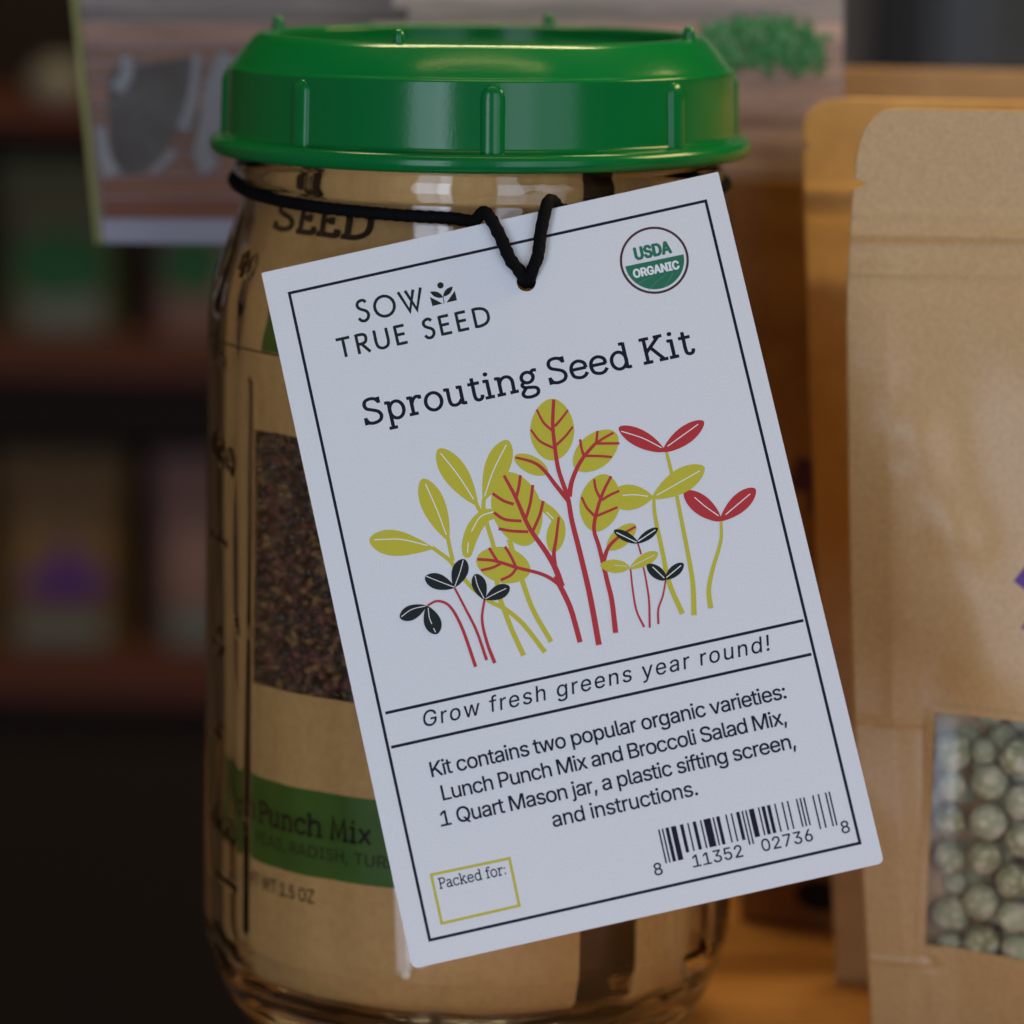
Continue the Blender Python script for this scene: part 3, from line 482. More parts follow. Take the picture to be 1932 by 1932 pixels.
GEO = {
 'S': (.62, [C_((.50,.85),(.42,.95),(.29,.97),(.15,.90),(.10,.76),(.16,.63),(.30,.54),(.45,.45),(.52,.30),(.47,.13),(.33,.03),(.17,.06),(.06,.19))]),
 'O': (1.02, [E_(.51,.5,.44,.46)]),
 'W': (1.12, [L_((.04,1),(.40,.04),(.72,.98)), L_((.36,1),(.72,.04),(1.06,1))]),
 'T': (.74, [L_((.02,.94),(.70,.94)), L_((.36,.94),(.36,0))]),
 'R': (.74, [L_((.12,0),(.12,1)), C_((.12,.94),(.38,.94),(.54,.88),(.58,.72),(.52,.55),(.36,.48),(.12,.48)), L_((.32,.46),(.66,0))]),
 'U': (.86, [C_((.12,1),(.12,.70),(.12,.36),(.20,.13),(.42,.04),(.64,.13),(.72,.36),(.72,.70),(.72,1))]),
 'E': (.68, [L_((.12,0),(.12,1)), L_((.12,.94),(.58,.94)), L_((.12,.52),(.54,.52)), L_((.12,.06),(.60,.06))]),
 'D': (.90, [L_((.12,0),(.12,1)), C_((.12,.94),(.36,.94),(.62,.86),(.78,.66),(.78,.34),(.62,.14),(.36,.06),(.12,.06))]),
 ' ': (.42, []),
}
def stroke_glyph(font, ch, w):
    adv, st = font[ch]
    out = []
    for kind, pts in st:
        if kind == 'l': out.append(ribbon(pts, w))
        elif kind == 'c': out.append(ribbon(cr(pts, 5), w))
        elif kind == 'o': out.append(ribbon(pts, w, closed=True))
        elif kind == 'd': out.append(fan(pts))
    return adv, out
def lay_text(text, p0, p1, cap, up, font='sans', w=.12, slant=0, bold=0, squeeze=False):
    """Glyph pieces of a line of text from p0 to p1 (2D), cap height given; tracking (or the letters' width) makes the line fit."""
    p0 = np.array(p0, float); p1 = np.array(p1, float); up = np.array(up, float)
    d = p1 - p0; Lg = np.linalg.norm(d); d /= Lg
    fcap = .510 if font == 'sans' else 1.0
    s = cap / fcap
    gl = []
    for ch in text:
        gl.append(sans_glyph(ch) if font == 'sans' else stroke_glyph(SLAB if font == 'slab' else GEO, ch, w))
    nat = sum(g[0] for g in gl) * s
    sx = Lg / nat if squeeze else 1.0
    tr = 0 if squeeze else (Lg - nat) / max(len(text) - 1, 1)
    x = 0; out = []
    for adv, parts in gl:
        for V, Fc in parts:
            q = []
            if bold:
                V2 = np.array(V, float)
            for v in V:
                lx = v[0] * s * sx + v[1] * s * slant
                q.append(p0 + d * (x + lx) + up * (v[1] * s))
            out.append((q, Fc))
        x += adv * s * sx + tr
    return out
# ------------------------------------------------------------------ setting
room_wall = structure(link('room_wall', mesh_np('room_wall', [(-3000, 1900, -1500), (3000, 1900, -1500), (3000, 1900, 2400), (-3000, 1900, 2400)], [(0, 1, 2, 3)]), mat('brown_wall', (0.20, 0.125, 0.07), rough=.8, noise=(6, .5, (0.14, 0.085, 0.045)))))
side_wall = structure(link('side_wall', mesh_np('side_wall', [(-1150, 1900, -900), (-1150, -900, -900), (-1150, -900, 2400), (-1150, 1900, 2400)], [(0, 1, 2, 3)]), bpy.data.materials['brown_wall']))
side_wall_two = structure(link('far_side_wall', mesh_np('far_side_wall', [(1500, 1900, -900), (1500, -900, -900), (1500, -900, 2400), (1500, 1900, 2400)], [(0, 1, 2, 3)]), bpy.data.materials['brown_wall']))
floor = structure(link('floor', mesh_np('floor', [(-3000, -2600, -900), (3000, -2600, -900), (3000, 1900, -900), (-3000, 1900, -900)], [(0, 1, 2, 3)]), mat('dark_floor', (0.05, 0.035, 0.028), rough=.6, noise=(5, .5, (0.03, 0.02, 0.016)))))
b = Bag()
box_bag(b, -34, 420, -150, 205, -19, 0, bev=1.5)
ledge = structure(b.build('display_ledge', M['ledge']))

# ------------------------------------------------------------------ the jar
N_SEG = 640
def neck_bulge(z):
    return z
outer = smooth_profile([(0, 3.2), (24, 3.0), (30, 2.2), (33, .5), (35.5, 0), (38.6, .7), (42.6, 3.9), (45.5, 8.6), (47.4, 14.6), (48.4, 23), (48.4, 60), (48.35, 100), (48.4, 122), (48.3, 128), (48.0, 132),
                        (47.5, 136), (46.1, 140.5), (44.5, 145), (43.2, 149), (42.7, 152), (42.4, 153.7)], .42)
outer = np.concatenate([outer, smooth_profile([(42.4, 153.8), (42.9, 154.4), (43.7, 155.4), (43.9, 156.8), (43.6, 158.1), (42.8, 158.9), (42.6, 159.6), (42.6, 164), (42.5, 174), (42.2, 176), (41.2, 176.6)], .4)])
inner = smooth_profile([(41.0, 176.6), (40.0, 175.6), (39.9, 172), (39.7, 160), (39.9, 153), (40.8, 147.5), (42.5, 142), (44.4, 136), (45.5, 132), (46.0, 127), (46.1, 120), (46.1, 60), (46.0, 26), (45.5, 18), (43.4, 12.4), (38, 9.6), (29, 8.4), (15, 7.4), (0, 7.2)], .7)
prof = np.concatenate([outer, inner])
prof[:, 0] = np.maximum(prof[:, 0], .02)
n_out = len(outer)
RIDGES = []      # capsules on the outer face: (a0, z0, a1, z1, half width mm, height mm)
def capsule(a0, z0, a1, z1, w, h): RIDGES.append((a0, z0, a1, z1, w, h))
for a in (-54.2, 52):
    capsule(a, 24, a, 121, 1.5, .33)
def ridge_ellipse(a, z, ra, rz, w, h, tilt=0):
    q = [(a + ra * math.cos(t) * math.cos(tilt) - (rz * math.sin(t)) * math.sin(tilt) / .84, z + ra * .84 * math.cos(t) * math.sin(tilt) + rz * math.sin(t) * math.cos(tilt)) for t in np.linspace(0, 2 * PI, 11)]
    for i in range(10): capsule(*q[i], *q[i + 1], w, h)
for a in (-62.5, -58.2): ridge_ellipse(a, 141.2, 1.3, 1.9, .3, .4, .2)
for a, z in ((-71, 108.5), (-66.5, 107.5), (-62, 106.5)): ridge_ellipse(a, z, 1.5, 2.0, .35, .45, .1)
for z in (124, 73, 72, 92, 57): capsule(-74, z, -66 + (z % 3), z - .6, .35, .4)
for a, z in ((-69, 41), (-64.5, 40.5), (-60, 40)): ridge_ellipse(a, z, 1.4, 1.9, .35, .45, .1)
capsule(-70, 31, -58, 30, .35, .4); capsule(-58.5, 79, -57, 76, .3, .4); capsule(-67, 76, -66, 72, .3, .4)
def disp_outer(T, Z, Rr):
    A = np.degrees((T + PI) % (2 * PI) - PI)
    D = np.zeros_like(Rr)
    for a0, z0, a1, z1, w, h in RIDGES:
        k = .84
        rows = np.where((Z[:, 0] > min(z0, z1) - 3 * w) & (Z[:, 0] < max(z0, z1) + 3 * w))[0]
        if not len(rows): continue
        X = A[rows] * k; zz = Z[rows]
        dx, dz = (a1 - a0) * k, z1 - z0; L2 = dx * dx + dz * dz + 1e-9
        t = np.clip(((X - a0 * k) * dx + (zz - z0) * dz) / L2, 0, 1)
        d = np.hypot(X - a0 * k - t * dx, zz - z0 - t * dz)
        D[rows] = np.maximum(D[rows], h * np.exp(-(d / w) ** 4))
    wav = .07 * np.sin(9 * T + 1.3) + .06 * np.sin(14 * T + Z / 45) + .03 * np.sin(37 * T + Z / 9) + .04 * np.sin(17 * T + .4) * np.sin(Z / 23) + .02 * np.sin(31 * T + Z / 60)
    body = np.clip((Z - 10) / 10, 0, 1) * np.clip((150 - Z) / 12, 0, 1)
    sh = np.exp(-((Z - 141) / 9.0) ** 2) * (.05 * np.sin(23 * T + 2 * np.sin(Z / 4)) + .04 * np.sin(41 * T + Z / 3) + .04 * np.sin(Z / 1.9 + 3 * np.sin(7 * T)))
    return D + wav * body + sh
def disp_inner(T, Z, Rr):
    body = np.clip((Z - 12) / 10, 0, 1) * np.clip((150 - Z) / 12, 0, 1)
    w = -.04 + .12 * np.sin(7 * T + .8) + .09 * np.sin(13 * T + 2) * np.sin(Z / 37 + 1) + .065 * np.sin(26 * T + Z / 50) + .02 * np.sin(47 * T)
    low = np.clip((26 - Z) / 14, 0, 1) * np.clip(Rr / 30, 0, 1)
    lump = .22 * np.sin(19 * T + 3 * np.sin(Z / 3)) * np.sin(Z / 2.1 + 2 * np.sin(5 * T))
    return w * body + lump * low * .6
def disp_all(T, Z, Rr):
    D = np.zeros_like(Rr)
    D[:n_out] = disp_outer(T[:n_out], Z[:n_out], Rr[:n_out])
    D[n_out:] = disp_inner(T[n_out:], Z[n_out:], Rr[n_out:])
    return D
jar = tag(empty('mason_jar'), 'clear glass quart mason jar with green screw lid, standing on the display ledge', 'jar')
V, Fc = lathe(prof, N_SEG, disp_all)
Fc.append(tuple(range(N_SEG))[::-1]); Fc.append(tuple(range(len(V) - N_SEG, len(V))))
glass = link('glass_body', mesh_np('glass_body', V, Fc), M['glass'], jar, smooth=True)

# lid
LZ = 160.0
lp = smooth_profile([(45.2, 160.1), (46.6, 159.75), (47.7, 160.0), (48.25, 160.9), (48.25, 162.0), (47.5, 162.9), (46.3, 163.1), (45.6, 163.4)], .3)
lp = np.concatenate([lp, smooth_profile([(45.45, 163.8), (45.35, 167), (45.2, 171), (45.1, 174.6)], .6), smooth_profile([(45.08, 174.8), (44.95, 175.05), (44.55, 175.35), (43.6, 176.6), (42.2, 178.3), (40.4, 180.25), (40.0, 180.5), (39.7, 180.75)], .3),
                     smooth_profile([(39.4, 180.87), (38.2, 180.9), (37.4, 180.85), (37.15, 180.6), (37.0, 180.3), (36.9, 178.2), (36.4, 177.7)], .3),
                     smooth_profile([(37.5, 176.9), (42.5, 176.8), (43.6, 174.5), (44.1, 170), (44.2, 162)], .8)])
V, Fc = lathe(lp, 240)
n_ = len(lp)
for i in range(240):
    Fc.append((i, (i + 1) % 240, (n_ - 1) * 240 + (i + 1) % 240, (n_ - 1) * 240 + i))
lid = link('lid', mesh_np('lid', V, Fc), M['green'], jar, smooth=True)
lid['label'] = 'green plastic screw-on sprouting lid with eight grip ribs'
lid.rotation_euler = (0, math.radians(-.55), 0)
lid.location = (0.16 * math.sin(math.radians(.55)), 0, 0)
# grip rib: half round bar standing on the wall
def rib_mesh():
    path = [(0, -45.6 + .0, 162.9), (0, -45.75, 164), (0, -45.5, 168), (0, -45.2, 172), (0, -45.05, 173.6)]
    V = []; n = 14; rings = []
    hw = 2.15
    zs = [162.8, 164, 167, 170, 172.2, 173.2, 173.9, 174.35, 174.6]
    for z in zs:
        k = 1 if z < 172.2 else math.sqrt(max(1 - ((z - 172.2) / 2.42) ** 2, 0.0))
        yb = -45.3 + (z - 163) * .03
        for j in range(n + 1):
            a = PI * j / n
            V.append((hw * k * math.cos(a), yb + .5 - (1.55 * k) * math.sin(a) ** .7 - .0, z))
    return mesh_np('rib', V, grid_faces(n + 1, len(zs)))
rm = rib_mesh(); rm.materials.append(M['green']); rm.polygons.foreach_set('use_smooth', [True] * len(rm.polygons))
for k in range(8):
    r = bpy.data.objects.new('rib', rm); COL.objects.link(r); r.parent = lid
    r.rotation_euler = (0, 0, math.radians(3.2 + 45 * k))
pv = []; pf = []
pp = [(1.25, 180.4), (1.15, 181.2), (1.05, 182.1), (.85, 182.75), (.5, 183.1), (.02, 183.2)]
V, Fc = lathe(pp, 14)
V = V + np.array([0, -38.6, 0])
pm = mesh_np('peg', V, Fc); pm.materials.append(M['green']); pm.polygons.foreach_set('use_smooth', [True] * len(pm.polygons))
for k in range(4):
    r = bpy.data.objects.new('peg', pm); COL.objects.link(r); r.parent = lid
    r.rotation_euler = (0, 0, math.radians(-20.5 + 91 * k))
b = Bag()
for i in range(-18, 19):
    c = i * 2.0; h = math.sqrt(max(36.9 ** 2 - c * c, 0)); w = .55
    if h < 2: continue
    box_bag(b, -h, h, c - w, c + w, 177.75, 178.6); box_bag(b, c - w, c + w, -h, h, 177.7, 178.52)
b.build('sifting_screen', M['green'], lid)

# ------------------------------------------------------------------ seed packets standing inside the jar
def jar_r(a, z):
    """radius of the packet paper at angle a (deg) and height z (mm)"""
    r = np.interp(z, [9, 13, 19, 60, 120, 128, 133, 138, 142, 146, 152, 170], [36, 42.3, 44.6, 45.0, 45.0, 44.7, 43.9, 42.8, 41.5, 40.2, 38.7, 38.5])
    return r - .35 + .25 * math.sin(a * .13 + 1) * math.sin(z * .035) + .18 * math.sin(a * .31 + z * .05)
def cyl(a, z, d=0.0):
    r = jar_r(a, z) + d; t = math.radians(a)
    return (r * math.sin(t), -r * math.cos(t), z)
def ja(x, y):
    """(angle, height) where the line of sight through the view point meets the packet paper"""
    d = ray(x, y); z = 100
    for _ in range(12):
        r = float(np.interp(z, [13, 19, 60, 128, 138, 146, 152, 170], [42.3, 44.6, 45.0, 44.9, 42.8, 40.2, 38.7, 38.5])) - .3
        A = d[0] ** 2 + d[1] ** 2; B = 2 * (CAM[0] * d[0] + CAM[1] * d[1]); Cc = CAM[0] ** 2 + CAM[1] ** 2 - r * r
        t = (-B - math.sqrt(max(B * B - 4 * A * Cc, 0))) / (2 * A)
        p = CAM + t * d; z = p[2]
    return math.degrees(math.atan2(p[0], -p[1])), z
def sheet(name, a0, a1, z0, z1, material, parent, hole=None, th=.5, d=0.0, lean=0):
    na = max(3, int((a1 - a0) / 1.6)); nz = max(3, int((z1 - z0) / 2)); bb = Bag()
    As = np.linspace(a0, a1, na); Zs = np.linspace(z0, z1, nz)
    F_ = [cyl(a + lean * (z - 90) / 100, z, d) for z in Zs for a in As]; B_ = [cyl(a + lean * (z - 90) / 100, z, d - th) for z in Zs for a in As]
    q = []
    for f in grid_faces(na, nz):
        i = f[0] % na; j = f[0] // na
        if hole and hole[0] < (As[i] + As[i + 1]) / 2 < hole[1] and hole[2] < (Zs[j] + Zs[j + 1]) / 2 < hole[3]: continue
        q.append(f)
    n = na * nz
    allf = q + [tuple(v + n for v in f[::-1]) for f in q]
    rim = [i for i in range(na)] + [j * na + na - 1 for j in range(1, nz)] + [(nz - 1) * na + i for i in range(na - 2, -1, -1)] + [j * na for j in range(nz - 2, 0, -1)]
    for k in range(len(rim)):
        a, c = rim[k], rim[(k + 1) % len(rim)]
        allf.append((c, a, a + n, c + n))
    bb.add(F_ + B_, allf)
    return bb.build(name, material, parent, smooth=False)
def wrap_pieces(name, pieces, material, parent, d=.12, arc=None):
    """pieces are flat shapes in (arc mm, z) space of the packet paper"""
    bb = Bag()
    for k, (V, Fc) in enumerate(pieces):
        bb.add([cyl(v[0] / 44.6 * 180 / PI, v[1], d + .004 * k) for v in V], Fc)
    return bb.build(name, material, parent)
def arcmm(a): return a * 44.6 * PI / 180

wa0, wa1, wz0, wz1 = -58, 24, ja(650, 1316)[1], ja(560, 832)[1]
pk = tag(empty('seed_packet'), 'kraft seed packet curled inside the jar, its window full of small brown seeds', 'seed packet')
sheet('paper', -101, 27, 12.5, 168, M['kraft_jar'], pk, hole=(wa0, wa1, wz0, wz1))
# brown seeds behind the window
b = Bag()
ico = bmesh.new(); bmesh.ops.create_icosphere(ico, subdivisions=1, radius=1)
iv = np.array([v.co[:] for v in ico.verts]); ifc = [[v.index for v in f.verts] for f in ico.faces]; ico.free()
for k in range(3600):
    a = RNG.uniform(wa0 - 2, wa1 + 2); z = RNG.uniform(wz0 - 1, wz1 + 1); s = RNG.uniform(.55, 1.2)
    c = np.array(cyl(a, z, -1.3 - RNG.uniform(0, 1.3)))
    q = RNG.normal(size=3); q /= np.linalg.norm(q); h = np.cross(q, [0, .3, 1]); h /= np.linalg.norm(h); g = np.cross(q, h)
    b.add(c + s * (iv[:, :1] * q * 1.35 + iv[:, 1:2] * h + iv[:, 2:] * g * .8), ifc)
sd = b.build('seeds', M['seeds'], pk, smooth=True); sd['kind'] = 'stuff'
sheet('seed_backing', wa0 - 3, wa1 + 1, wz0 - 3, wz1 + 3, mat('dark_seed_mass', (.04, .02, .012), rough=.8), pk, d=-3.2)
g1, g0 = ja(600, 1490)[1], ja(600, 1652)[1]
def band_piece(a0, a1, z0, z1):
    As = np.linspace(a0, a1, int((a1 - a0) / 2)); V = [(arcmm(a), z) for z in np.linspace(z0, z1, 9) for a in As]
    return (V, grid_faces(len(As), 9))
wrap_pieces('printed_band', [band_piece(-100.5, 25.5, g0, g1)], M['packet_green'], pk, d=.1)
t1 = ja(515, 575)[1]; t0 = ja(518, 664)[1]
wrap_pieces('printed_band', [band_piece(-54, 25.5, t0, t1)], M['packet_green'], pk, d=.14)
def wrap_text(txt, pa, pb, cap, font, w=.12, squeeze=False, name='lettering', mt='black_ink', d=.2):
    A = ja(*pa); B_ = ja(*pb); p0 = np.array([arcmm(A[0]), A[1]]); p1 = np.array([arcmm(B_[0]), B_[1]]); p1[1] = p0[1] = (p0[1] + p1[1]) / 2
    return wrap_pieces(name, lay_text(txt, p0, p1, cap, (0, 1), font, w, squeeze=squeeze), M[mt], pk, d=d)
A = ja(706, 1590)
wrap_pieces('lettering', lay_text('Lunch Punch Mix', (arcmm(A[0]) - 41.5, A[1] - .2), (arcmm(A[0]), A[1] - .2), 4.0, (0, 1), 'slab', .15, squeeze=True), M['black_ink'], pk, d=.2)
A = ja(664, 1621)
wrap_pieces('lettering', lay_text('PEAS, RADISH, TURNIP', (arcmm(A[0]) - 22, A[1] - .6), (arcmm(A[0]) + 12.5, A[1] - .6), 2.1, (0, 1), 'sans', squeeze=True), M['black_ink'], pk, d=.2)
A = ja(602, 1702)
wrap_pieces('lettering', lay_text('NET WT 1.5 OZ', (arcmm(A[0]) - 19, A[1]), (arcmm(A[0]), A[1]), 2.4, (0, 1), 'sans', squeeze=True), M['black_ink'], pk, d=.2)
A = ja(530, 436); B_ = ja(707, 452)
wrap_pieces('lettering', lay_text('SEED', (arcmm(A[0]), A[1]), (arcmm(B_[0]), A[1]), 5.6, (0, 1), 'slab', .17, squeeze=True), M['black_ink'], pk, d=.2)
A = ja(594, 352)
lg = []
c0 = np.array([arcmm(A[0]), A[1]])
for a in (-70, -35, 0, 35, 70):
    dd = np.array([math.sin(math.radians(a)), math.cos(math.radians(a))])
    lg.append(fan(leaf_poly(c0 + dd * .8, c0 + dd * 4.2, 1.5)))
lg += [ribbon([c0 + (-5, -.8), c0 + (-2.5, 0), c0 + (0, -.8), c0 + (2.5, 0), c0 + (5, -.8)], .45), ribbon([c0 + (-4, -1.8), c0 + (-2, -1.2), c0 + (0, -2), c0 + (2, -1.2), c0 + (4, -1.8)], .4)]
wrap_pieces('printed_emblem', lg, M['black_ink'], pk, d=.2)

pk2 = tag(empty('seed_packet'), 'plain kraft packet tucked behind the first inside the jar, seen below the card', 'seed packet')
sheet('paper', 39, 176, 12.5, 167, M['kraft_jar'], pk2, lean=-4)
sheet('back_paper', -180, -106, 12.5, 167, M['kraft_jar'], pk2, d=-1.2)  # unseen sheet, added round the back to keep the jar's inside dark

gap_sheet = tag(empty('folded_leaflet'), 'dark brown folded leaflet filling the gap between the two packets inside the jar', 'leaflet')
sheet('paper', 6, 62, 12.5, 165, mat('dark_leaflet_paper', (.045, .022, .012), rough=.6, noise=(300, .8, (.03, .014, .008))), gap_sheet, d=-5.5)  # added dark sheets: their colour stands for the shade inside the jar
sheet('paper', -60, 4, 12.5, 165, bpy.data.materials['dark_leaflet_paper'], gap_sheet, d=-8.5)

# ------------------------------------------------------------------ hang tag
T_CARD = np.array([16.327, -68.195, 97.946])
RC = np.array([[0.97131144, -0.23661289, -0.02384159], [0.05817019, 0.33360125, -0.94091787], [0.23058688, 0.91253742, 0.33779453]])
def cpx(x, y):
    d = ray(x, y); t = (T_CARD - CAM).dot(RC[:, 2]) / d.dot(RC[:, 2])
    q = RC.T @ (CAM + t * d - T_CARD)
    return np.array([q[0], q[1]])
def c3(x, y): return cpx(676.2 + .2875 * x, 724.5 + .2875 * y)
def c4(x, y): return cpx(966 + .2625 * x, 724.5 + .2625 * y)
UN = float(np.linalg.norm(cpx(1000, 1000) - cpx(1100, 1000)) / 100)     # mm per view px on the card
card = empty('hang_tag', T_CARD)
card.rotation_euler = Matrix([list(r) for r in RC]).to_euler()
tag(card, 'white printed seed kit card hanging tilted from a black cord on the jar', 'hang tag')
TL, TR, BR, BL = cpx(493, 515), cpx(1355, 324), cpx(1668, 1628), cpx(778, 1828)
def corner(p, a, c, r, n=6):
    da = (a - p) / np.linalg.norm(a - p); dc = (c - p) / np.linalg.norm(c - p)
    A = p + da * r; Cc = p + dc * r
    return [tuple((1 - t) ** 2 * A + 2 * t * (1 - t) * p + t * t * Cc) for t in np.linspace(0, 1, n)]
outl = corner(TL, BL, TR, .25, 3) + corner(TR, TL, BR, .25, 3) + corner(BR, TR, BL, 1.1) + corner(BL, BR, TL, 1.3)
HC = cpx(993, 532); HR = 18.5 * UN
hole = ring_pts(HC[0], HC[1], HR, HR, 40)
V2, tris = poly_holes(outl, [hole])
CT = .55
b = Bag()
n = len(V2); no = len(outl)
b.V = [(v[0], v[1], 0) for v in V2] + [(v[0], v[1], -CT) for v in V2]
ff = [t if area2([V2[i] for i in t]) > 0 else t[::-1] for t in tris]
b.F = ff + [tuple(i + n for i in t[::-1]) for t in ff]
for i in range(no):
    j = (i + 1) % no; b.F.append((i, j, j + n, i + n))
for i in range(no, n):
    j = no + (i - no + 1) % 40; b.F.append((i, j, j + n, i + n))
b.M = [0] * len(b.F)
b.build('card', M['card'], card)
def flat(name, pieces, material, z0=.01, step=.0006, mats=None):
    bb = Bag()
    for k, pc in enumerate(pieces):
        V, Fc = pc[0], pc[1]; mi = pc[2] if len(pc) > 2 else 0
        bb.add([(v[0], v[1], z0 + step * k) for v in V], Fc, mi)
    return bb.build(name, mats or material, card)
def box_line(pts, w, closed=True):
    return [ribbon(pts, w, closed=closed)]
lw = 5.6 * UN
fr = [cpx(545.8, 553.2), cpx(1331.5, 379), cpx(1622.5, 1590.5), cpx(810.8, 1773.8)]
flat('printed_border', [ribbon(fr, lw, closed=True)], M['navy'], .010)
flat('printed_rule', [ribbon([cpx(727, 1345.6), cpx(1516, 1170.4)], lw)], M['navy'], .012)
flat('printed_rule', [ribbon([cpx(738, 1410), cpx(1531, 1234.2)], lw)], M['navy'], .012)
flat('packed_for_box', [ribbon([cpx(813.6, 1650.6), cpx(961.2, 1619.4), cpx(979.8, 1708.6), cpx(833.6, 1742.2)], 5.2 * UN, closed=True)], M['lime_ink'], .02)
def inked(txt, p0, p1, cap, font='sans', fat=0.0, **k):
    """text pieces, fattened by printing them again a hair aside"""
    d = (p1 - p0) / np.linalg.norm(p1 - p0); u = np.array((-d[1], d[0])); out = []
    for ox, oy in (((0, 0), (.7, .7), (.7, -.7), (-.7, .7), (-.7, -.7)) if fat else ((0, 0),)):
        o = (d * ox + u * oy) * fat * UN
        out += lay_text(txt, p0 + o, p1 + o, cap, u, font, **k)
    return out
def line(txt, a, c, cap, font='sans', name='lettering', mt='navy', fat=.55, **k):
    return flat(name, inked(txt, cpx(*a), cpx(*c), cap * UN, font, fat if font == 'sans' else 0, **k), M[mt], step=.0002)
line('Kit contains two popular organic varieties:', (812, 1467), (1487, 1316.5), 28.3)
line('Lunch Punch Mix and Broccoli Salad Mix,', (833, 1511), (1488, 1365), 28.3)
line('1 Quart Mason jar, a plastic sifting screen,', (831, 1560), (1505, 1410), 28.3)
line('and instructions.', (1043, 1561), (1320, 1499), 28.3)
line('Grow fresh greens year round!', (797, 1372.5), (1455, 1226.5), 29.5, slant=.17, fat=.3)
line('SOW', (676, 609), (804, 582.5), 43, 'geo', w=.135, mt='dark_ink')
line('TRUE SEED', (640, 676.5), (929, 612.4), 39, 'geo', w=.15, mt='dark_ink')
line('Sprouting Seed Kit', (689, 803.3), (1312, 666.6), 51, 'slab', w=.124, squeeze=True)
line('Packed for:', (829, 1677.5), (957, 1649.2), 20.5, 'slab', w=.125, squeeze=True)
# little sprout emblem of the seed company
lgp = lambda x, y: cpx(483 + .25 * x, 434.7 + .25 * y)
em = [fan([lgp(1312, 502), lgp(1332, 572), lgp(1408, 552)][::-1]), fan([lgp(1437, 546), lgp(1517, 527), lgp(1500, 455)][::-1]),
      fan(leaf_poly(lgp(1412, 505), lgp(1314, 464), 42 * .25 * UN, .5, .8)), fan(leaf_poly(lgp(1412, 500), lgp(1484, 424), 42 * .25 * UN, .5, .8)),
      fan(ring_pts(*lgp(1392, 415), 25 * .25 * UN, 25 * .25 * UN, 20)), ribbon([lgp(1412, 500), lgp(1420, 552)], 6 * .25 * UN)]
flat('printed_emblem', em, M['dark_ink'])
# organic seal
sp = lambda x, y: cpx(917.7 + .275 * x, 338.1 + .275 * y)
SC = sp(1152, 556)
def sring(r0, r1, n=64):
    o = ring_pts(*SC, r0, r0, n); i = ring_pts(*SC, r1, r1, n)
    return (o + i, [(k, (k + 1) % n, n + (k + 1) % n, n + k) for k in range(n)])
su = .275 * UN
seal = link('organic_seal', mesh_np('organic_seal', [(*p, .008) for p in sring(240 * su, 223 * su)[0]], sring(240 * su, 223 * su)[1]), M['seal_brown'], card)
ca, cb = sp(946, 600) - SC, sp(1358, 514) - SC
rg = 207 * su
a0 = math.atan2(ca[1], ca[0]); a1 = math.atan2(cb[1], cb[0])
if a1 < a0: a1 += 2 * PI
half = [tuple(SC + rg * np.array([math.cos(t), math.sin(t)])) for t in np.linspace(a0, a1, 40)]
def seal_part(name, pieces, m, z0):
    bb = Bag()
    for k, (V, Fc) in enumerate(pieces): bb.add([(v[0], v[1], z0 + .0006 * k) for v in V], Fc)
    return bb.build(name, m, seal)
seal_part('seal_field', [fan(half)], M['seal_green'], .009)
fl = [ribbon([sp(955, 655), sp(1010, 668)], 3 * su), ribbon([sp(1040, 720), sp(1085, 690), sp(1140, 668)], 4 * su), ribbon([sp(1115, 760), sp(1170, 700), sp(1230, 655)], 4 * su), ribbon([sp(1225, 740), sp(1255, 690), sp(1280, 645)], 4 * su)]
seal_part('field_row', fl, M['seal_line'], .011)
def heavy(txt, a, c, cap, off):
    p0, p1 = sp(*a), sp(*c); d = (p1 - p0) / np.linalg.norm(p1 - p0); u = np.array((-d[1], d[0])); out = []
    for ox, oy in ((0, 0), (off, 0), (-off, 0), (off * .5, off * .7), (-off * .5, -off * .7), (-off * .5, off * .7), (off * .5, -off * .7)):
        out += lay_text(txt, p0 + d * ox * su + u * oy * su, p1 + d * ox * su + u * oy * su, cap * su, u, 'sans', squeeze=True)
    return out
seal_part('lettering', heavy('USDA', (1020, 555), (1272, 503), 84, 7), M['seal_green'], .014)
seal_part('lettering', heavy('ORGANIC', (1012, 678), (1328, 612), 58, 4.5), M['white_ink'], .014)
# bar code
bp_ = lambda x, y: cpx(1183.4 + .2625 * x, 1473.2 + .2625 * y)
LC = ['0001101', '0011001', '0010011', '0111101', '0100011', '0110001', '0101111', '0111011', '0110111', '0001011']
dg = '811352027368'
bits = '101' + ''.join(LC[int(c)] for c in dg[:6]) + '01010' + ''.join(''.join('1' if q == '0' else '0' for q in LC[int(c)]) for c in dg[6:]) + '101'
B0, B1 = bp_(220, 351), bp_(1457, 77)
bd = (B1 - B0) / 95; bu = np.array([-bd[1], bd[0]]) / np.linalg.norm(bd)
bars = []; i = 0
while i < 95:
    if bits[i] == '1':
        j = i
        while j < 95 and bits[j] == '1': j += 1
        tall = i < 10 or i >= 85 or 45 <= i < 50
        h = (245 if tall else 203) * .2625 * UN
        p, q = B0 + bd * (i + .06), B0 + bd * (j - .06)
        bars.append(([p, q, q - bu * h, p - bu * h], [(3, 2, 1, 0)])); i = j
    else: i += 1
flat('bar_code', bars, M['navy'], .02, 0)
def dig(txt, a, c):
    p0, p1 = bp_(*a), bp_(*c); d = (p1 - p0) / np.linalg.norm(p1 - p0)
    flat('lettering', inked(txt, p0, p1, 86 * .2625 * UN, fat=.4), M['navy'], step=.0003)
dig('8', (193, 685), (268, 668)); dig('11352', (470, 625), (846, 541)); dig('02736', (968, 511), (1350, 426)); dig('8', (1538, 382), (1616, 365))
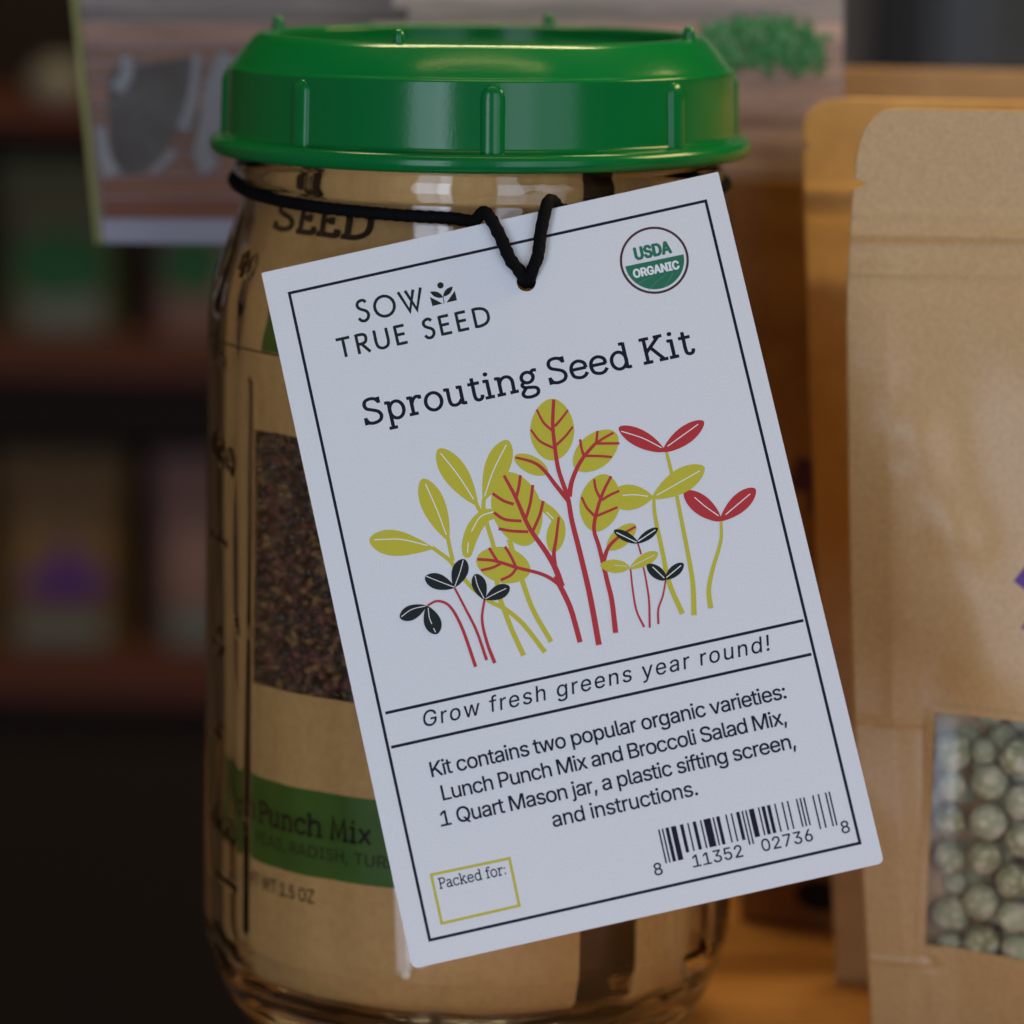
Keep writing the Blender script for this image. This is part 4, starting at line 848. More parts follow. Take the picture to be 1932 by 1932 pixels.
# printed seedlings
Y_, R_, K_, W_ = 0, 1, 2, 3
ill = []
def lf(f, base, tip, w, col, blunt=.6, p=.62): ill.append((*fan(leaf_poly(f(*base), f(*tip), w * (.2875 if f is c3 else .2625) * UN, blunt, p)), col))
def st(f, pts, w0, w1, col):
    s = (.2875 if f is c3 else .2625) * UN
    V, Fc = ribbon(cr([f(*p) for p in pts], 7), w0 * s, w1 * s); ill.append((V, Fc, col))
lf(c3, (495, 1078), (72, 1022), 172, Y_, .64, .55); st(c3, [(484, 1072), (590, 1150), (640, 1210), (740, 1330), (860, 1425), (960, 1475), (1080, 1575), (1225, 1760)], 26, 32, Y_)
lf(c3, (592, 1030), (420, 622), 158, Y_, .6, .55); st(c3, [(588, 1010), (600, 1075), (620, 1160)], 26, 26, Y_)
lf(c3, (782, 800), (525, 425), 165, Y_, .6, .55); st(c3, [(770, 775), (790, 820), (810, 840)], 26, 26, Y_)
lf(c3, (820, 770), (980, 368), 165, Y_, .62, .55); st(c3, [(825, 750), (822, 820), (850, 940), (885, 1060), (900, 1200), (912, 1320), (930, 1410), (960, 1490), (1010, 1620), (1085, 1782)], 26, 34, Y_)
for V_ in ([(890, 850), (825, 870), (765, 940), (728, 1030), (716, 1090), (714, 1115)],):
    P_ = cr([c3(*q) for q in V_], 7); s = .2875 * UN
    ws = np.interp(np.linspace(0, 1, len(P_)), [0, .2, .45, .75, .92, 1], [66, 92, 100, 82, 62, 30]) * s
    LL, RR = [], []
    for k in range(len(P_)):
        a_, c_ = np.array(P_[max(k - 1, 0)]), np.array(P_[min(k + 1, len(P_) - 1)]); d_ = (c_ - a_) / np.linalg.norm(c_ - a_); q_ = np.array([-d_[1], d_[0]])
        LL.append(np.array(P_[k]) + q_ * ws[k] / 2); RR.append(np.array(P_[k]) - q_ * ws[k] / 2)
    ill.append((LL + RR, [(k, k + 1, len(LL) + k + 1, len(LL) + k) for k in range(len(LL) - 1)], Y_))
    ill.append((*fan(ring_pts(*c3(715, 1108), 33 * s, 33 * s, 18)), Y_))
st(c3, [(1140, 760), (1205, 800), (1270, 850), (1325, 925)], 60, 70, Y_)
lf(c3, (1115, 1060), (965, 580), 325, Y_, .5, .52)
st(c3, [(990, 1020), (1010, 1090), (1050, 1200), (1085, 1320), (1150, 1490), (1265, 1692)], 34, 32, Y_)
lf(c3, (1275, 1108), (1318, 868), 122, Y_, .5, .5)
lf(c3, (1128, 1232), (775, 1145), 238, Y_, .5, .5)
for q in ([(105, 1022), (280, 1020), (455, 1060)], [(440, 655), (515, 825), (577, 990)], [(540, 455), (655, 600), (757, 757)], [(970, 400), (885, 570), (828, 737)], [(888, 838), (800, 872), (742, 968)], [(721, 1040), (716, 1108)], [(1235, 840), (1280, 885)]):
    st(c3, q, 7, 7, W_)
# red veined plant
st(c3, [(955, 600), (1030, 740), (1120, 940), (1230, 1100), (1300, 1220), (1340, 1330), (1398, 1450), (1440, 1580), (1490, 1730)], 20, 44, R_)
ill.pop()
st(c3, [(955, 600), (1030, 740), (1120, 940), (1230, 1100), (1295, 1215), (1335, 1330)], 20, 42, R_)
st(c4, [(318, 1380), (335, 1430), (385, 1530), (430, 1640), (490, 1857)], 38, 38, R_)
for q in ([(1063, 598), (1052, 680), (1035, 745)], [(880, 718), (950, 765), (1020, 790)], [(1145, 663), (1128, 780), (1100, 880)], [(888, 843), (960, 888), (1070, 900)], [(1213, 768), (1190, 860), (1145, 965)], [(920, 950), (1010, 965), (1115, 970)]):
    st(c3, q, 20, 20, R_)
st(c3, [(1315, 873), (1297, 1020), (1283, 1110), (1292, 1210)], 16, 30, R_)
st(c3, [(780, 1150), (900, 1162), (1040, 1205), (1180, 1240), (1260, 1275), (1320, 1320)], 20, 26, R_)
for q in ([(857, 1075), (885, 1120), (915, 1168)], [(962, 1067), (1000, 1130), (1035, 1203)], [(805, 1223), (880, 1205), (935, 1178)], [(935, 1287), (1000, 1255), (1035, 1212)]):
    st(c3, q, 19, 19, R_)
lf(c4, (290, 550), (288, 106), 318, Y_, .48, .5)
lf(c4, (258, 640), (18, 520), 128, Y_, .5, .5)
lf(c4, (455, 610), (748, 352), 248, Y_, .5, .5)
lf(c4, (590, 1060), (675, 650), 292, Y_, .5, .5)
lf(c4, (688, 1188), (886, 1012), 132, Y_, .5, .5)
lf(c4, (1012, 812), (690, 818), 188, Y_, .55, .6)
st(c4, [(1018, 830), (1030, 960), (1080, 1200), (1130, 1430), (1225, 1652)], 24, 38, Y_)
st(c4, [(1110, 488), (1128, 560), (1150, 650)], 22, 26, Y_); st(c4, [(1185, 805), (1230, 1040), (1285, 1330), (1303, 1480), (1308, 1662)], 26, 38, Y_)
st(c4, [(1503, 985), (1500, 1130), (1440, 1340), (1415, 1480), (1428, 1612)], 20, 38, Y_)
lf(c4, (1503, 985), (1238, 772), 140, R_, .55, .55); lf(c4, (1495, 985), (1748, 752), 130, R_, .58, .55)
lf(c4, (1005, 825), (1382, 596), 175, Y_, .58, .58)
lf(c4, (1098, 485), (768, 312), 128, R_, .55, .55); lf(c4, (1085, 487), (1378, 268), 128, R_, .55, .55)
st(c4, [(300, 112), (293, 290), (308, 450), (335, 620), (400, 815), (430, 980), (490, 1220), (560, 1520), (625, 1876)], 24, 42, R_)
for q in ([(177, 183), (225, 275), (292, 338)], [(403, 188), (355, 250), (308, 305)], [(135, 328), (200, 410), (302, 462)], [(437, 308), (385, 375), (318, 440)]):
    st(c4, q, 16, 20, R_)
st(c4, [(25, 528), (150, 562), (230, 620), (320, 735), (405, 840)], 18, 34, R_)
st(c4, [(412, 810), (430, 700), (480, 580), (535, 500), (612, 415)], 36, 22, R_)
for q in ([(615, 337), (606, 420)], [(730, 350), (650, 395), (605, 430)], [(772, 427), (610, 428)], [(490, 398), (498, 455), (515, 515)], [(718, 525), (620, 518), (520, 517)]):
    st(c4, q, 18, 20, R_)
st(c4, [(712, 663), (650, 790), (606, 930), (590, 1050), (628, 1180), (685, 1420), (718, 1560), (745, 1790)], 20, 38, R_)
for q in ([(590, 683), (603, 755), (635, 825)], [(772, 768), (705, 798), (645, 835)], [(500, 813), (535, 885), (592, 948)], [(758, 886), (690, 915), (606, 950)]):
    st(c4, q, 18, 20, R_)
st(c4, [(890, 1025), (780, 1090), (700, 1165), (668, 1240), (655, 1300)], 18, 34, R_)
lf(c4, (842, 1318), (635, 1303), 96, Y_, .5, .52); lf(c4, (842, 1330), (1048, 1212), 88, Y_, .6, .55)
for q, w in (([(852, 1330), (868, 1480), (895, 1630), (950, 1748)], 16), ([(945, 1318), (965, 1420), (985, 1560), (990, 1752)], 16), ([(905, 1148), (918, 1190), (928, 1225)], 13), ([(1105, 1408), (1085, 1520), (1052, 1620), (1052, 1726)], 16)):
    st(c4, q, 12, w, R_)
lf(c4, (908, 1145), (733, 1052), 68, K_, .55, .55); lf(c4, (895, 1145), (1048, 1036), 64, K_, .55, .55)
lf(c4, (1108, 1407), (970, 1298), 88, K_, .5, .55); lf(c4, (1100, 1405), (1232, 1290), 78, K_, .55, .55)
for q in ([(795, 800), (885, 797), (978, 808)], [(1040, 800), (1350, 625)], [(785, 340), (935, 388), (1075, 458)], [(1118, 448), (1338, 290)], [(1312, 815), (1395, 885), (1485, 948)], [(1535, 940), (1712, 790)], [(750, 1068), (895, 1138)], [(905, 1132), (1030, 1050)], [(1010, 1315), (1095, 1395)], [(1110, 1392), (1215, 1305)]):
    st(c4, q, 7, 7, W_)
for q in ([(735, 1303), (825, 1310)], [(860, 1312), (1025, 1228)]): st(c4, q, 4, 4, W_)
for q, w in (([(632, 1340), (700, 1470), (775, 1620), (842, 1812)], 20), ([(828, 1412), (812, 1550), (845, 1700), (895, 1832)], 24), ([(455, 1453), (520, 1425), (600, 1460), (680, 1600), (770, 1857)], 22)):
    st(c3, q, 14, w, R_)
lf(c3, (633, 1337), (438, 1268), 104, K_, .6, .55); lf(c3, (628, 1338), (695, 1150), 106, K_, .6, .55)
lf(c3, (828, 1417), (768, 1248), 94, K_, .6, .55); lf(c3, (832, 1414), (992, 1330), 94, K_, .6, .55)
lf(c3, (447, 1455), (273, 1535), 98, K_, .6, .55); lf(c3, (448, 1455), (515, 1642), 112, K_, .6, .55)
for q in ([(445, 1262), (540, 1300), (628, 1333)], [(688, 1158), (665, 1240), (632, 1330)], [(765, 1258), (785, 1330), (825, 1408)], [(970, 1342), (900, 1375), (835, 1410)], [(282, 1528), (350, 1480), (440, 1457)], [(458, 1470), (465, 1530), (482, 1575)], [(493, 1603), (507, 1630)]):
    st(c3, q, 5, 5, W_)
flat('seedling_print', ill, None, .01, .0008, mats=[M['lime_ink'], M['red_ink'], M['dark_ink'], M['white_ink']])

# ------------------------------------------------------------------ cord
def c3d(x, y, off): 
    q = cpx(x, y); return T_CARD + RC[:, 0] * q[0] + RC[:, 1] * q[1] + RC[:, 2] * off
CR = 1.06
def neck(a, z, r=45.35):
    r -= 1.4
    t = math.radians(a)
    return np.array([r * math.sin(t), -r * math.cos(t), z])
path = [neck(-180, 155.5, 45.5), neck(-150, 155.4, 45.4), neck(-120, 155.0, 45.3), neck(-95, 154.6, 45.2), neck(-80, 154.0, 45.2), neck(-60, 153.2), neck(-40, 152.6), neck(-20, 152.2), neck(-5, 152.0, 45.9)]
path += [neck(-0.5, 151.9, 48.0), c3d(914, 402, .6), c3d(926, 416, 1.3), c3d(944, 450, 1.35), c3d(965, 496, 1.35), c3d(979, 512, 1.2), c3d(987, 525, .2), c3d(990, 528, -1.5),
         c3d(999, 528, -1.7), c3d(1000, 525, .2), c3d(1005, 511, 1.2), c3d(1014, 490, 1.5), c3d(1021, 440, 1.5), c3d(1030, 398, 1.5), c3d(1036, 381, .9), c3d(1044, 378, -.7)]
path += [neck(19, 153.6, 46.1), neck(30, 154.2, 45.5), neck(50, 154.8), neck(80, 155.2), neck(110, 155.4, 45.4), neck(145, 155.5, 45.5)]
pc = []
P_ = [np.array(p) for p in path]; n = len(P_)
for i in range(n):
    a_, b_, c_, d_ = P_[(i - 1) % n], P_[i], P_[(i + 1) % n], P_[(i + 2) % n]
    k = max(3, int(np.linalg.norm(c_ - b_) / .45))
    t0_, t1_, t2_, t3_ = 0, max(np.linalg.norm(b_ - a_), 1e-3) ** .5, 0, 0
    t2_ = t1_ + np.linalg.norm(c_ - b_) ** .5; t3_ = t2_ + np.linalg.norm(d_ - c_) ** .5
    for j in range(k):
        t = t1_ + (t2_ - t1_) * j / k
        A1 = (t1_ - t) / t1_ * a_ + t / t1_ * b_; A2 = (t2_ - t) / (t2_ - t1_) * b_ + (t - t1_) / (t2_ - t1_) * c_; A3 = (t3_ - t) / (t3_ - t2_) * c_ + (t - t2_) / (t3_ - t2_) * d_
        B1 = (t2_ - t) / t2_ * A1 + t / t2_ * A2; B2 = (t3_ - t) / (t3_ - t1_) * A2 + (t - t1_) / (t3_ - t1_) * A3
        pc.append((t2_ - t) / (t2_ - t1_) * B1 + (t - t1_) / (t2_ - t1_) * B2)
V, Fc = tube(pc, CR, 16, closed=True, twist=lambda i, j: .075 * math.sin(i * 1.57 + j * PI / 2) + .03 * math.sin(i * 1.57 - j * PI / 2) + random.uniform(-.02, .02))
cord = tag(link('cord', mesh_np('cord', V, Fc), M['cord'], None, smooth=True), 'black braided elastic cord looped round the jar neck and through the card hole', 'cord')
# a second turn of the cord behind the collar
path2 = [neck(a, z, r) for a, z, r in ((-98, 157.0, 46.6), (-88, 156.9, 46.5), (-76, 156.1, 46.2), (-64, 155.3, 45.6))]
# ------------------------------------------------------------------ kraft pouches beside the jar
class Pouch:
    def __init__(s, name, Y0, edge, ztop, width, material, bulge, label, margin=7, ridges=(), window=None, back=4, zstep=1.3, lean=0):
        s.lean = lean
        s.Y0 = Y0; s.bulge = bulge; s.m = margin; s.ridges = ridges; s.width = width; s.ztop = ztop
        pts = [at(x, y, Y0) for x, y in edge]; pts.sort(key=lambda p: p[2])
        s.ez = [p[2] for p in pts]; s.ex = [p[0] for p in pts]
        s.root = tag(empty(name), label, 'pouch')
        zs = np.concatenate([np.arange(0.0, ztop - 14, zstep), np.arange(ztop - 14, ztop, .5), [ztop]])
        nu = 110
        us = np.concatenate([np.linspace(0, .32, 90), np.linspace(.33, 1, 60)])
        nu = len(us)
        F_, B_ = [], []
        for z in zs:
            x0 = s.left(z); x1 = x0 + 2 * (s.mid() - x0)
            for u in us:
                X = x0 + (x1 - x0) * u
                F_.append((X, s.front(X, z), z)); B_.append((X, Y0 + .6 + s.bend(z) + back * s.B(z) / 13 * s.g(X, z), z))
        s.us, s.zs = us, zs
        q = grid_faces(nu, len(zs)); keep = q
        if window:
            keep = []
            for f in q:
                cx_ = np.mean([F_[i][0] for i in f]); cz_ = np.mean([F_[i][2] for i in f])
                if window[0] < cx_ < window[1] and window[2](cx_) < cz_ < window[3](cx_): continue
                keep.append(f)
        n = len(F_)
        fs = keep + [tuple(i + n for i in f[::-1]) for f in q]
        rim = [i for i in range(nu)] + [j * nu + nu - 1 for j in range(1, len(zs))] + [(len(zs) - 1) * nu + i for i in range(nu - 2, -1, -1)] + [j * nu for j in range(len(zs) - 2, 0, -1)]
        for k in range(len(rim)):
            a, c = rim[k], rim[(k + 1) % len(rim)]; fs.append((c, a, a + n, c + n))
        link('pouch_body', mesh_np('pouch_body', F_ + B_, fs), material, s.root, smooth=True)
    def mid(s): return s.ex[0] + s.width / 2
    def left(s, z): return float(np.interp(z, s.ez, s.ex))
    def bend(s, z): return s.lean * max(z - s.ztop + 34, 0)
    def B(s, z): return float(np.interp(z, *s.bulge))
    def g(s, X, z):
        x0 = s.left(z); x1 = x0 + 2 * (s.mid() - x0)
        d = min(X - x0, x1 - X)
        t = min(max((d - s.m) / 32, 0), 1); return t * t * (3 - 2 * t) * .8 + .2 * min(max(d / s.m, 0), 1)
    def front(s, X, z):
        y = s.Y0 + s.bend(z) - s.B(z) * s.g(X, z)
        for x0, z0, x1, z1, w, h in s.ridges:
            dx, dz = x1 - x0, z1 - z0; t = min(max(((X - x0) * dx + (z - z0) * dz) / (dx * dx + dz * dz), 0), 1)
            d = math.hypot(X - x0 - t * dx, z - z0 - t * dz)
            y -= h * math.exp(-(d / w) ** 2)
        return y
def xz(x, y, Y): p = at(x, y, Y); return p[0], p[2]
YA = -14
def rdg(x0, y0, x1, y1, w, h, Y=YA):
    a = xz(x0, y0, Y); c = xz(x1, y1, Y); return (a[0], a[1], c[0], c[1], w, h)
edgeA = [(1700, 203), (1672, 207), (1650, 219), (1633, 240), (1622, 268), (1615, 300), (1612, 338), (1634, 346), (1636, 350), (1609, 356), (1606, 400), (1602, 470), (1598, 540), (1597, 640), (1599, 780), (1602, 1000), (1606, 1200), (1612, 1360), (1619, 1500), (1630, 1700), (1640, 1860), (1650, 2060)]
rA = [rdg(1607, 442, 2400, 450, 1.1, .45), rdg(1607, 462, 2400, 470, 1.6, -.35), rdg(1602, 404, 2400, 410, .8, .2), rdg(1600, 515, 2400, 520, .35, .22), rdg(1600, 530, 2400, 536, 2.5, -.3),
      rdg(1742, 835, 1795, 1000, 4.6, .7), rdg(1795, 1000, 1832, 1230, 5.5, .9), rdg(1722, 830, 1735, 1180, 5.0, .8), rdg(1655, 700, 1720, 690, 5, .35), rdg(1740, 690, 1990, 700, 6, -.5),
      rdg(1850, 780, 1920, 1000, 8, -.8), rdg(1690, 900, 1702, 1330, 2.6, .4), rdg(1755, 1357, 1765, 1800, 1.0, .7), rdg(1620, 1480, 1700, 1560, 5, .25), rdg(1870, 1150, 1990, 1300, 9, .7),
      rdg(1640, 1808, 1750, 1808, .5, .3), rdg(1612, 1357, 1755, 1357, .5, .45), rdg(1755, 1830, 1775, 1980, 2.0, .5), rdg(1760, 1230, 1850, 1260, 6, .4)]
zwt = xz(1850, 1357, -24)[1]; zwb = xz(1850, 1812, -24)[1]; xw0 = xz(1762, 1500, -24)[0]
zA = xz(1760, 205, YA)[1]
pA = Pouch('kraft_pouch', YA, edgeA, zA, 128, M['kraft'], ([0, 4, 20, 60, 110, 140, 152, zA], [13, 13.5, 13.5, 12.5, 7, 2.2, .4, 0]),
           'brown kraft stand-up pouch nearest the camera, with a clear window of dried green peas', ridges=rA, zstep=.5,
           window=(xw0, xw0 + 84, lambda X: zwb + 0.8 * math.cos((X - xw0) / 84 * 2 * PI) - .6, lambda X: zwt))
def on_pouch(P, name, polys, material, off=.12, parent=None):
    bb = Bag()
    for k, poly in enumerate(polys):
        bm = bmesh.new(); vs = [bm.verts.new((p[0], p[1], 0)) for p in poly]; bm.faces.new(vs)
        bmesh.ops.triangulate(bm, faces=bm.faces[:]); bmesh.ops.subdivide_edges(bm, edges=bm.edges[:], cuts=3, use_grid_fill=True)
        bm.verts.index_update()
        bb.add([(v.co.x, P.front(v.co.x, v.co.y) - off, v.co.y) for v in bm.verts], [[v.index for v in f.verts] for f in bm.faces]); bm.free()
    return bb.build(name, material, parent or P.root)
# window film, on the pouch's own surface
b = Bag(); nx = 40; nz = 26
Vf = []
for j in range(nz):
    z = zwb - 2.5 + (zwt - zwb + 4) * j / (nz - 1)
    for i in range(nx):
        X = xw0 - 1.5 + 87 * i / (nx - 1); Vf.append((X, pA.front(X, z) + .35, z))
b.add(Vf, grid_faces(nx, nz)); b.build('window_film', M['film'], pA.root, smooth=True)
def strip(P, pts, w, h):
    V, Fc = ribbon(pts, w); bb = []
    return V, Fc
zs_ = [zwb - .2 + (zwt - zwb + .4) * i / 30 for i in range(31)]; xs_ = [xw0 - .4 + 86 * i / 60 for i in range(61)]
b = Bag()
for pts, w in (([(xw0 - .5, z) for z in zs_], 1.5), ([(x, zwt + .5) for x in xs_], 1.5), ([(x, zwb - .9 + .8 * math.cos((x - xw0) / 84 * 2 * PI)) for x in xs_], 1.9)):
    V, Fc = ribbon(pts, w); b.add([(v[0], pA.front(v[0], v[1]) - .22, v[1]) for v in V], Fc)
b.build('window_rim', M['kraft'], pA.root, smooth=True)
star = []
sc_ = xz(2029, 1130, -24)
for k in range(16):
    r = (11.0 if k % 2 == 0 else 6.0); a = PI * k / 8 + PI + .55
    star.append((sc_[0] + r * math.cos(a), sc_[1] + r * math.sin(a)))
on_pouch(pA, 'printed_star', [star], M['purple'])
# peas
def pea_mesh(seed):
    rg_ = np.random.default_rng(seed); bm = bmesh.new(); bmesh.ops.create_icosphere(bm, subdivisions=3, radius=1)
    ph = rg_.uniform(0, 6, 6)
    for v in bm.verts:
        c = v.co; k = 1 + .035 * math.sin(3 * c.x + ph[0]) + .035 * math.sin(4 * c.y + ph[1]) + .03 * math.sin(5 * c.z + ph[2] + 2 * c.x)
        k -= .09 * math.exp(-((c.x * math.cos(ph[3]) + c.z * math.sin(ph[3])) / .16) ** 2) * (1 if c.y < 0.3 else 0)
        v.co = c * k * 3.5 * MM
    me = bpy.data.meshes.new('dried_pea'); bm.to_mesh(me); bm.free()
    me.materials.append(M['pea']); me.polygons.foreach_set('use_smooth', [True] * len(me.polygons))
    return me
pms = [pea_mesh(s) for s in range(4)]
PE = [((985, 790, 82), 'topmost dried pea in the column beside the window edge'), ((1262, 815, 80), 'large pale pea high in the window by the picture edge'),
      ((985, 935, 62), 'dark olive pea second from the top beside the window edge'), ((1145, 918, 74), 'yellowish wrinkled pea in the second row, middle column'),
      ((1290, 1000, 76), 'pale blue-green pea in the third row of the outermost column'), ((975, 1080, 68), 'dull grey-green pea third from the top beside the window edge'),
      ((1142, 1082, 78), 'olive pea with a pale crease in the third row, middle column'), ((1280, 1165, 70), 'grey-green pea fourth down in the outermost column'),
      ((972, 1235, 70), 'creased beige-green pea fourth from the top beside the window edge'), ((1122, 1235, 74), 'round pea with a dark dimple in the fourth row, middle column'),
      ((1240, 1332, 70), 'smooth grey pea fifth down in the outermost column'), ((1108, 1418, 76), 'pale cracked pea in the fifth row, middle column'),
      ((978, 1472, 76), 'pea with a green spot, second from the bottom beside the window edge'), ((1248, 1482, 70), 'pale speckled pea next to last in the outermost column'),
      ((1112, 1592, 76), 'yellow-green pea resting at the bottom of the middle column'), ((980, 1612, 64), 'half hidden pea at the bottom beside the window edge'), ((1268, 1625, 72), 'dim pea at the bottom of the outermost column'),
      ((1000, 1338, 56), 'small shaded pea set back between the fourth and fifth rows'), ((1128, 790, 58), 'hazy pea set back behind the film near the window top')]
for k, ((cx_, cy_, r), lb) in enumerate(PE):
    sx, sy = 1352.4 + .45 * cx_, 1062.6 + .45 * cy_; rr = r * .45 / 10.3
    X, Z = xz(sx, sy, -20)
    back_ = 3.0 if k in (17, 18) else 0
    Yp = min(pA.front(X, Z), pA.front(X + rr, Z) + 1.2) + rr + .8 + back_
    X, Z = xz(sx, sy, Yp)
    o = bpy.data.objects.new('dried_pea', pms[k % 4]); COL.objects.link(o)
    o.location = (X * MM, Yp * MM, Z * MM); o.scale = (rr / 3.5,) * 3; o.rotation_euler = (random.uniform(-.5, .5), random.uniform(0, 6), random.uniform(-.5, .5))
    tag(o, lb, 'pea', 'dried peas behind the pouch window')
# the peas that fill the rest of the pouch
b = Bag()
ico = bmesh.new(); bmesh.ops.create_icosphere(ico, subdivisions=2, radius=1)
iv2 = np.array([v.co[:] for v in ico.verts]); if2 = [[v.index for v in f.verts] for f in ico.faces]; ico.free()
for row in range(9):
    for col in range(13):
        X = xw0 + 4 + col * 6.6 + (row % 2) * 3.2 + random.uniform(-.5, .5); Z = zwb + 1.0 + row * 5.3 + random.uniform(-.4, .4)
        visible = X < xw0 + 19
        r = random.uniform(2.9, 3.5)
        dep = r + (7.2 if visible else .8 + random.uniform(0, 1))
        Yp = pA.front(X, Z) + dep
        if X > xw0 + 84: continue
        b.add(np.array([X, Yp, Z]) + iv2 * r, if2)
pb = b.build('dried_peas', M['pea'], None, smooth=True); pb['kind'] = 'stuff'; tag(pb, 'mass of dried green peas filling the pouch behind its front row', 'peas')

# second pouch
YB = 24
edgeB = [(1620, 194), (1575, 197), (1552, 205), (1535, 220), (1524, 243), (1521, 278), (1535, 284), (1535, 288), (1521, 294), (1521, 400), (1522, 500), (1527, 700), (1534, 900), (1542, 1100), (1553, 1350), (1566, 1600), (1573, 1750), (1582, 2000)]
pB = Pouch('kraft_pouch', YB, edgeB, xz(1620, 194, YB)[1], 122, M['kraft_back'], ([0, 20, 60, 110, 135, 150, 168], [8, 8, 8, 5, 3, 0.5, 0]),
           'kraft stand-up pouch close behind the pea pouch, its top edge lit yellow', ridges=[rdg(1521, 372, 2300, 378, 1.2, .5, YB), rdg(1521, 395, 2300, 400, 1.5, -.4, YB)], margin=9, lean=.42)
# dark kraft bag further back
YC = 66
edgeC = [(1372, 345), (1376, 420), (1384, 800), (1392, 1300), (1398, 1900)]
pC = Pouch('kraft_bag', YC, edgeC, xz(1450, 342, YC)[1], 135, M['kraft_bag'], ([0, 40, 80, 120, 155], [11, 12, 10, 5, 0]),
           'dark brown kraft bag in shade between the jar and the pouches', ridges=[rdg(1372, 560, 2300, 600, 9, .6, YC), rdg(1420, 900, 1560, 1300, 8, 1.5, YC), rdg(1380, 430, 2300, 440, 5, .3, YC)])
x_, z_ = xz(1548, 912, YC - 6)
on_pouch(pC, 'printed_star', [[(x_ + r * math.cos(a), z_ + r * 1.15 * math.sin(a)) for r, a in ((6.2 if k % 2 == 0 else 3.0, PI * k / 6 + .25) for k in range(12))]], mat('plum_ink', (.06, .012, .05), rough=.6), .3)  # purple print darkened, the bag's shade is in the ink colour
x_, z_ = xz(1550, 1694, YC - 6)
on_pouch(pC, 'printed_oval', [ring_pts(x_, z_, 5.0, 3.2, 20)], M['black_ink'], .3)

# carton display tray behind the pouches
YD = 104
b = Bag()
x0, zt = xz(1300, 122, YD); x1 = 360; zl = xz(1400, 292, YD)[1]; zl2 = xz(1400, 336, YD)[1]
tray = tag(empty('display_carton'), 'open tan cardboard display carton standing behind the pouches', 'carton')
b = Bag(); box_bag(b, x0, x1, YD, YD + 4, 0, zt, bev=.8); b.build('back_panel', M['carton'], tray)
b = Bag(); box_bag(b, x0, x1, YD - 14, YD, zl2, zl, bev=.8); b.build('front_lip', M['carton'], tray)
b = Bag(); box_bag(b, x1, x1 + 4, YD - 60, YD + 4, 0, zt, bev=.8); b.build('side_panel', M['carton'], tray)

# ------------------------------------------------------------------ sign with a printed picture of boards
YS = 70
def sg(x, y, d=0): p = at(x, y, YS - d); return (p[0], p[2])
sign = tag(empty('counter_sign'), 'picture sign of weathered boards with white curls and greenery, standing behind the jar', 'sign')
TLs, TRs, BRs, BLs = sg(140, -60), sg(1592, -60), sg(1592, 470), sg(187, 458)
TLs = sg(129, -60)
def prism(poly, y0, y1):
    n = len(poly); V = [(p[0], y0, p[1]) for p in poly] + [(p[0], y1, p[1]) for p in poly]
    return V, [tuple(range(n)), tuple(range(n, 2 * n))[::-1]] + [(i, i + n, (i + 1) % n + n, (i + 1) % n) for i in range(n)]
sgm = mat('sign_white_board', (0.26, 0.26, 0.33), rough=.6)
b = Bag(); b.add(*prism([TLs, TRs, BRs, BLs], YS, YS + 3)); b.build('board', sgm, sign)
# post so that the sign stands on the ledge
b = Bag(); box_bag(b, 4, 22, YS + 3, YS + 8, 0, TLs[1] - 20); b.build('support_post', M['carton'], sign)
b = Bag(); box_bag(b, -12, 40, YS - 8, YS + 22, 0, 2.2); b.build('stand_foot', M['carton'], sign)
def flat_y(name, polys, material, dep, parent, Y=YS):
    bb = Bag()
    for k, p in enumerate(polys): bb.add([(q[0], Y - dep - .01 * k, q[1]) for q in p], [tuple(range(len(p)))])
    return bb.build(name, material, parent)
def edge_x(y): return 129 + (187 - 129) * (y + 60) / 518
rows = [(-60, 14, (.14, .13, .14)), (16, 40, (.10, .095, .10)), (42, 84, (.19, .125, .115)), (86, 118, (.13, .085, .075)), (120, 150, (.165, .105, .09)), (152, 196, (.15, .09, .078)), (198, 240, (.12, .075, .065)),
        (242, 286, (.13, .078, .066)), (288, 330, (.11, .065, .052)), (332, 372, (.12, .06, .04)), (374, 413, (.105, .04, .022))]
for i, (ya, yb, c) in enumerate(rows):
    c = (c[0] * 1.75, c[1] * 1.5, c[2] * 1.2)
    mm = mat('board_print_%s' % 'abcdefghijk'[i], c, rough=.65, noise=(70, 1.2, tuple(v * .55 for v in c)), stretch=(.25, 1, 2.5))
    r2 = mat('pale_board_print_%s' % 'abcdefghijk'[i], (min(c[0] * 1.0 + .42, .8), min(c[1] * 1.0 + .33, .8), min(c[2] * 1.0 + .27, .8)), rough=.65, noise=(70, 1.2, tuple(v * 1.4 + .05 for v in c)), stretch=(.25, 1, 2.5))  # brighter copy of the planks, stronger light at this end put into colour
    xs = 740 + 40 * math.sin(i * 2.3)
    flat_y('printed_plank', [[sg(edge_x(yb) + 12, yb), sg(xs, yb), sg(xs, ya), sg(edge_x(ya) + 12, ya)]], mm, .1, sign)
    flat_y('printed_plank', [[sg(xs + 1, yb), sg(1590, yb), sg(1590, ya), sg(xs + 1, ya)]], r2, .1, sign)
edm = mat('olive_edge', (0.19, 0.19, 0.045), rough=.6)
b = Bag(); b.add(*prism([sg(129, -60), sg(142, -60), sg(199 - 6, 458), sg(181, 458)], YS - 1.2, YS)); b.build('edge_strip', edm, sign)
greyp = mat('grey_leaf_print', (0.10, 0.092, 0.085), rough=.7, noise=(60, 1, (.06, .05, .045)))
whitep = mat('pale_curl_print', (0.23, 0.225, 0.24), rough=.7, noise=(40, .8, (.18, .18, .2)))
def pix(ps, k=8): return [sg(180 + 0, 0) if False else sg(*p) for p in ps]
S3 = lambda x, y: sg(x * .25, y * .25)
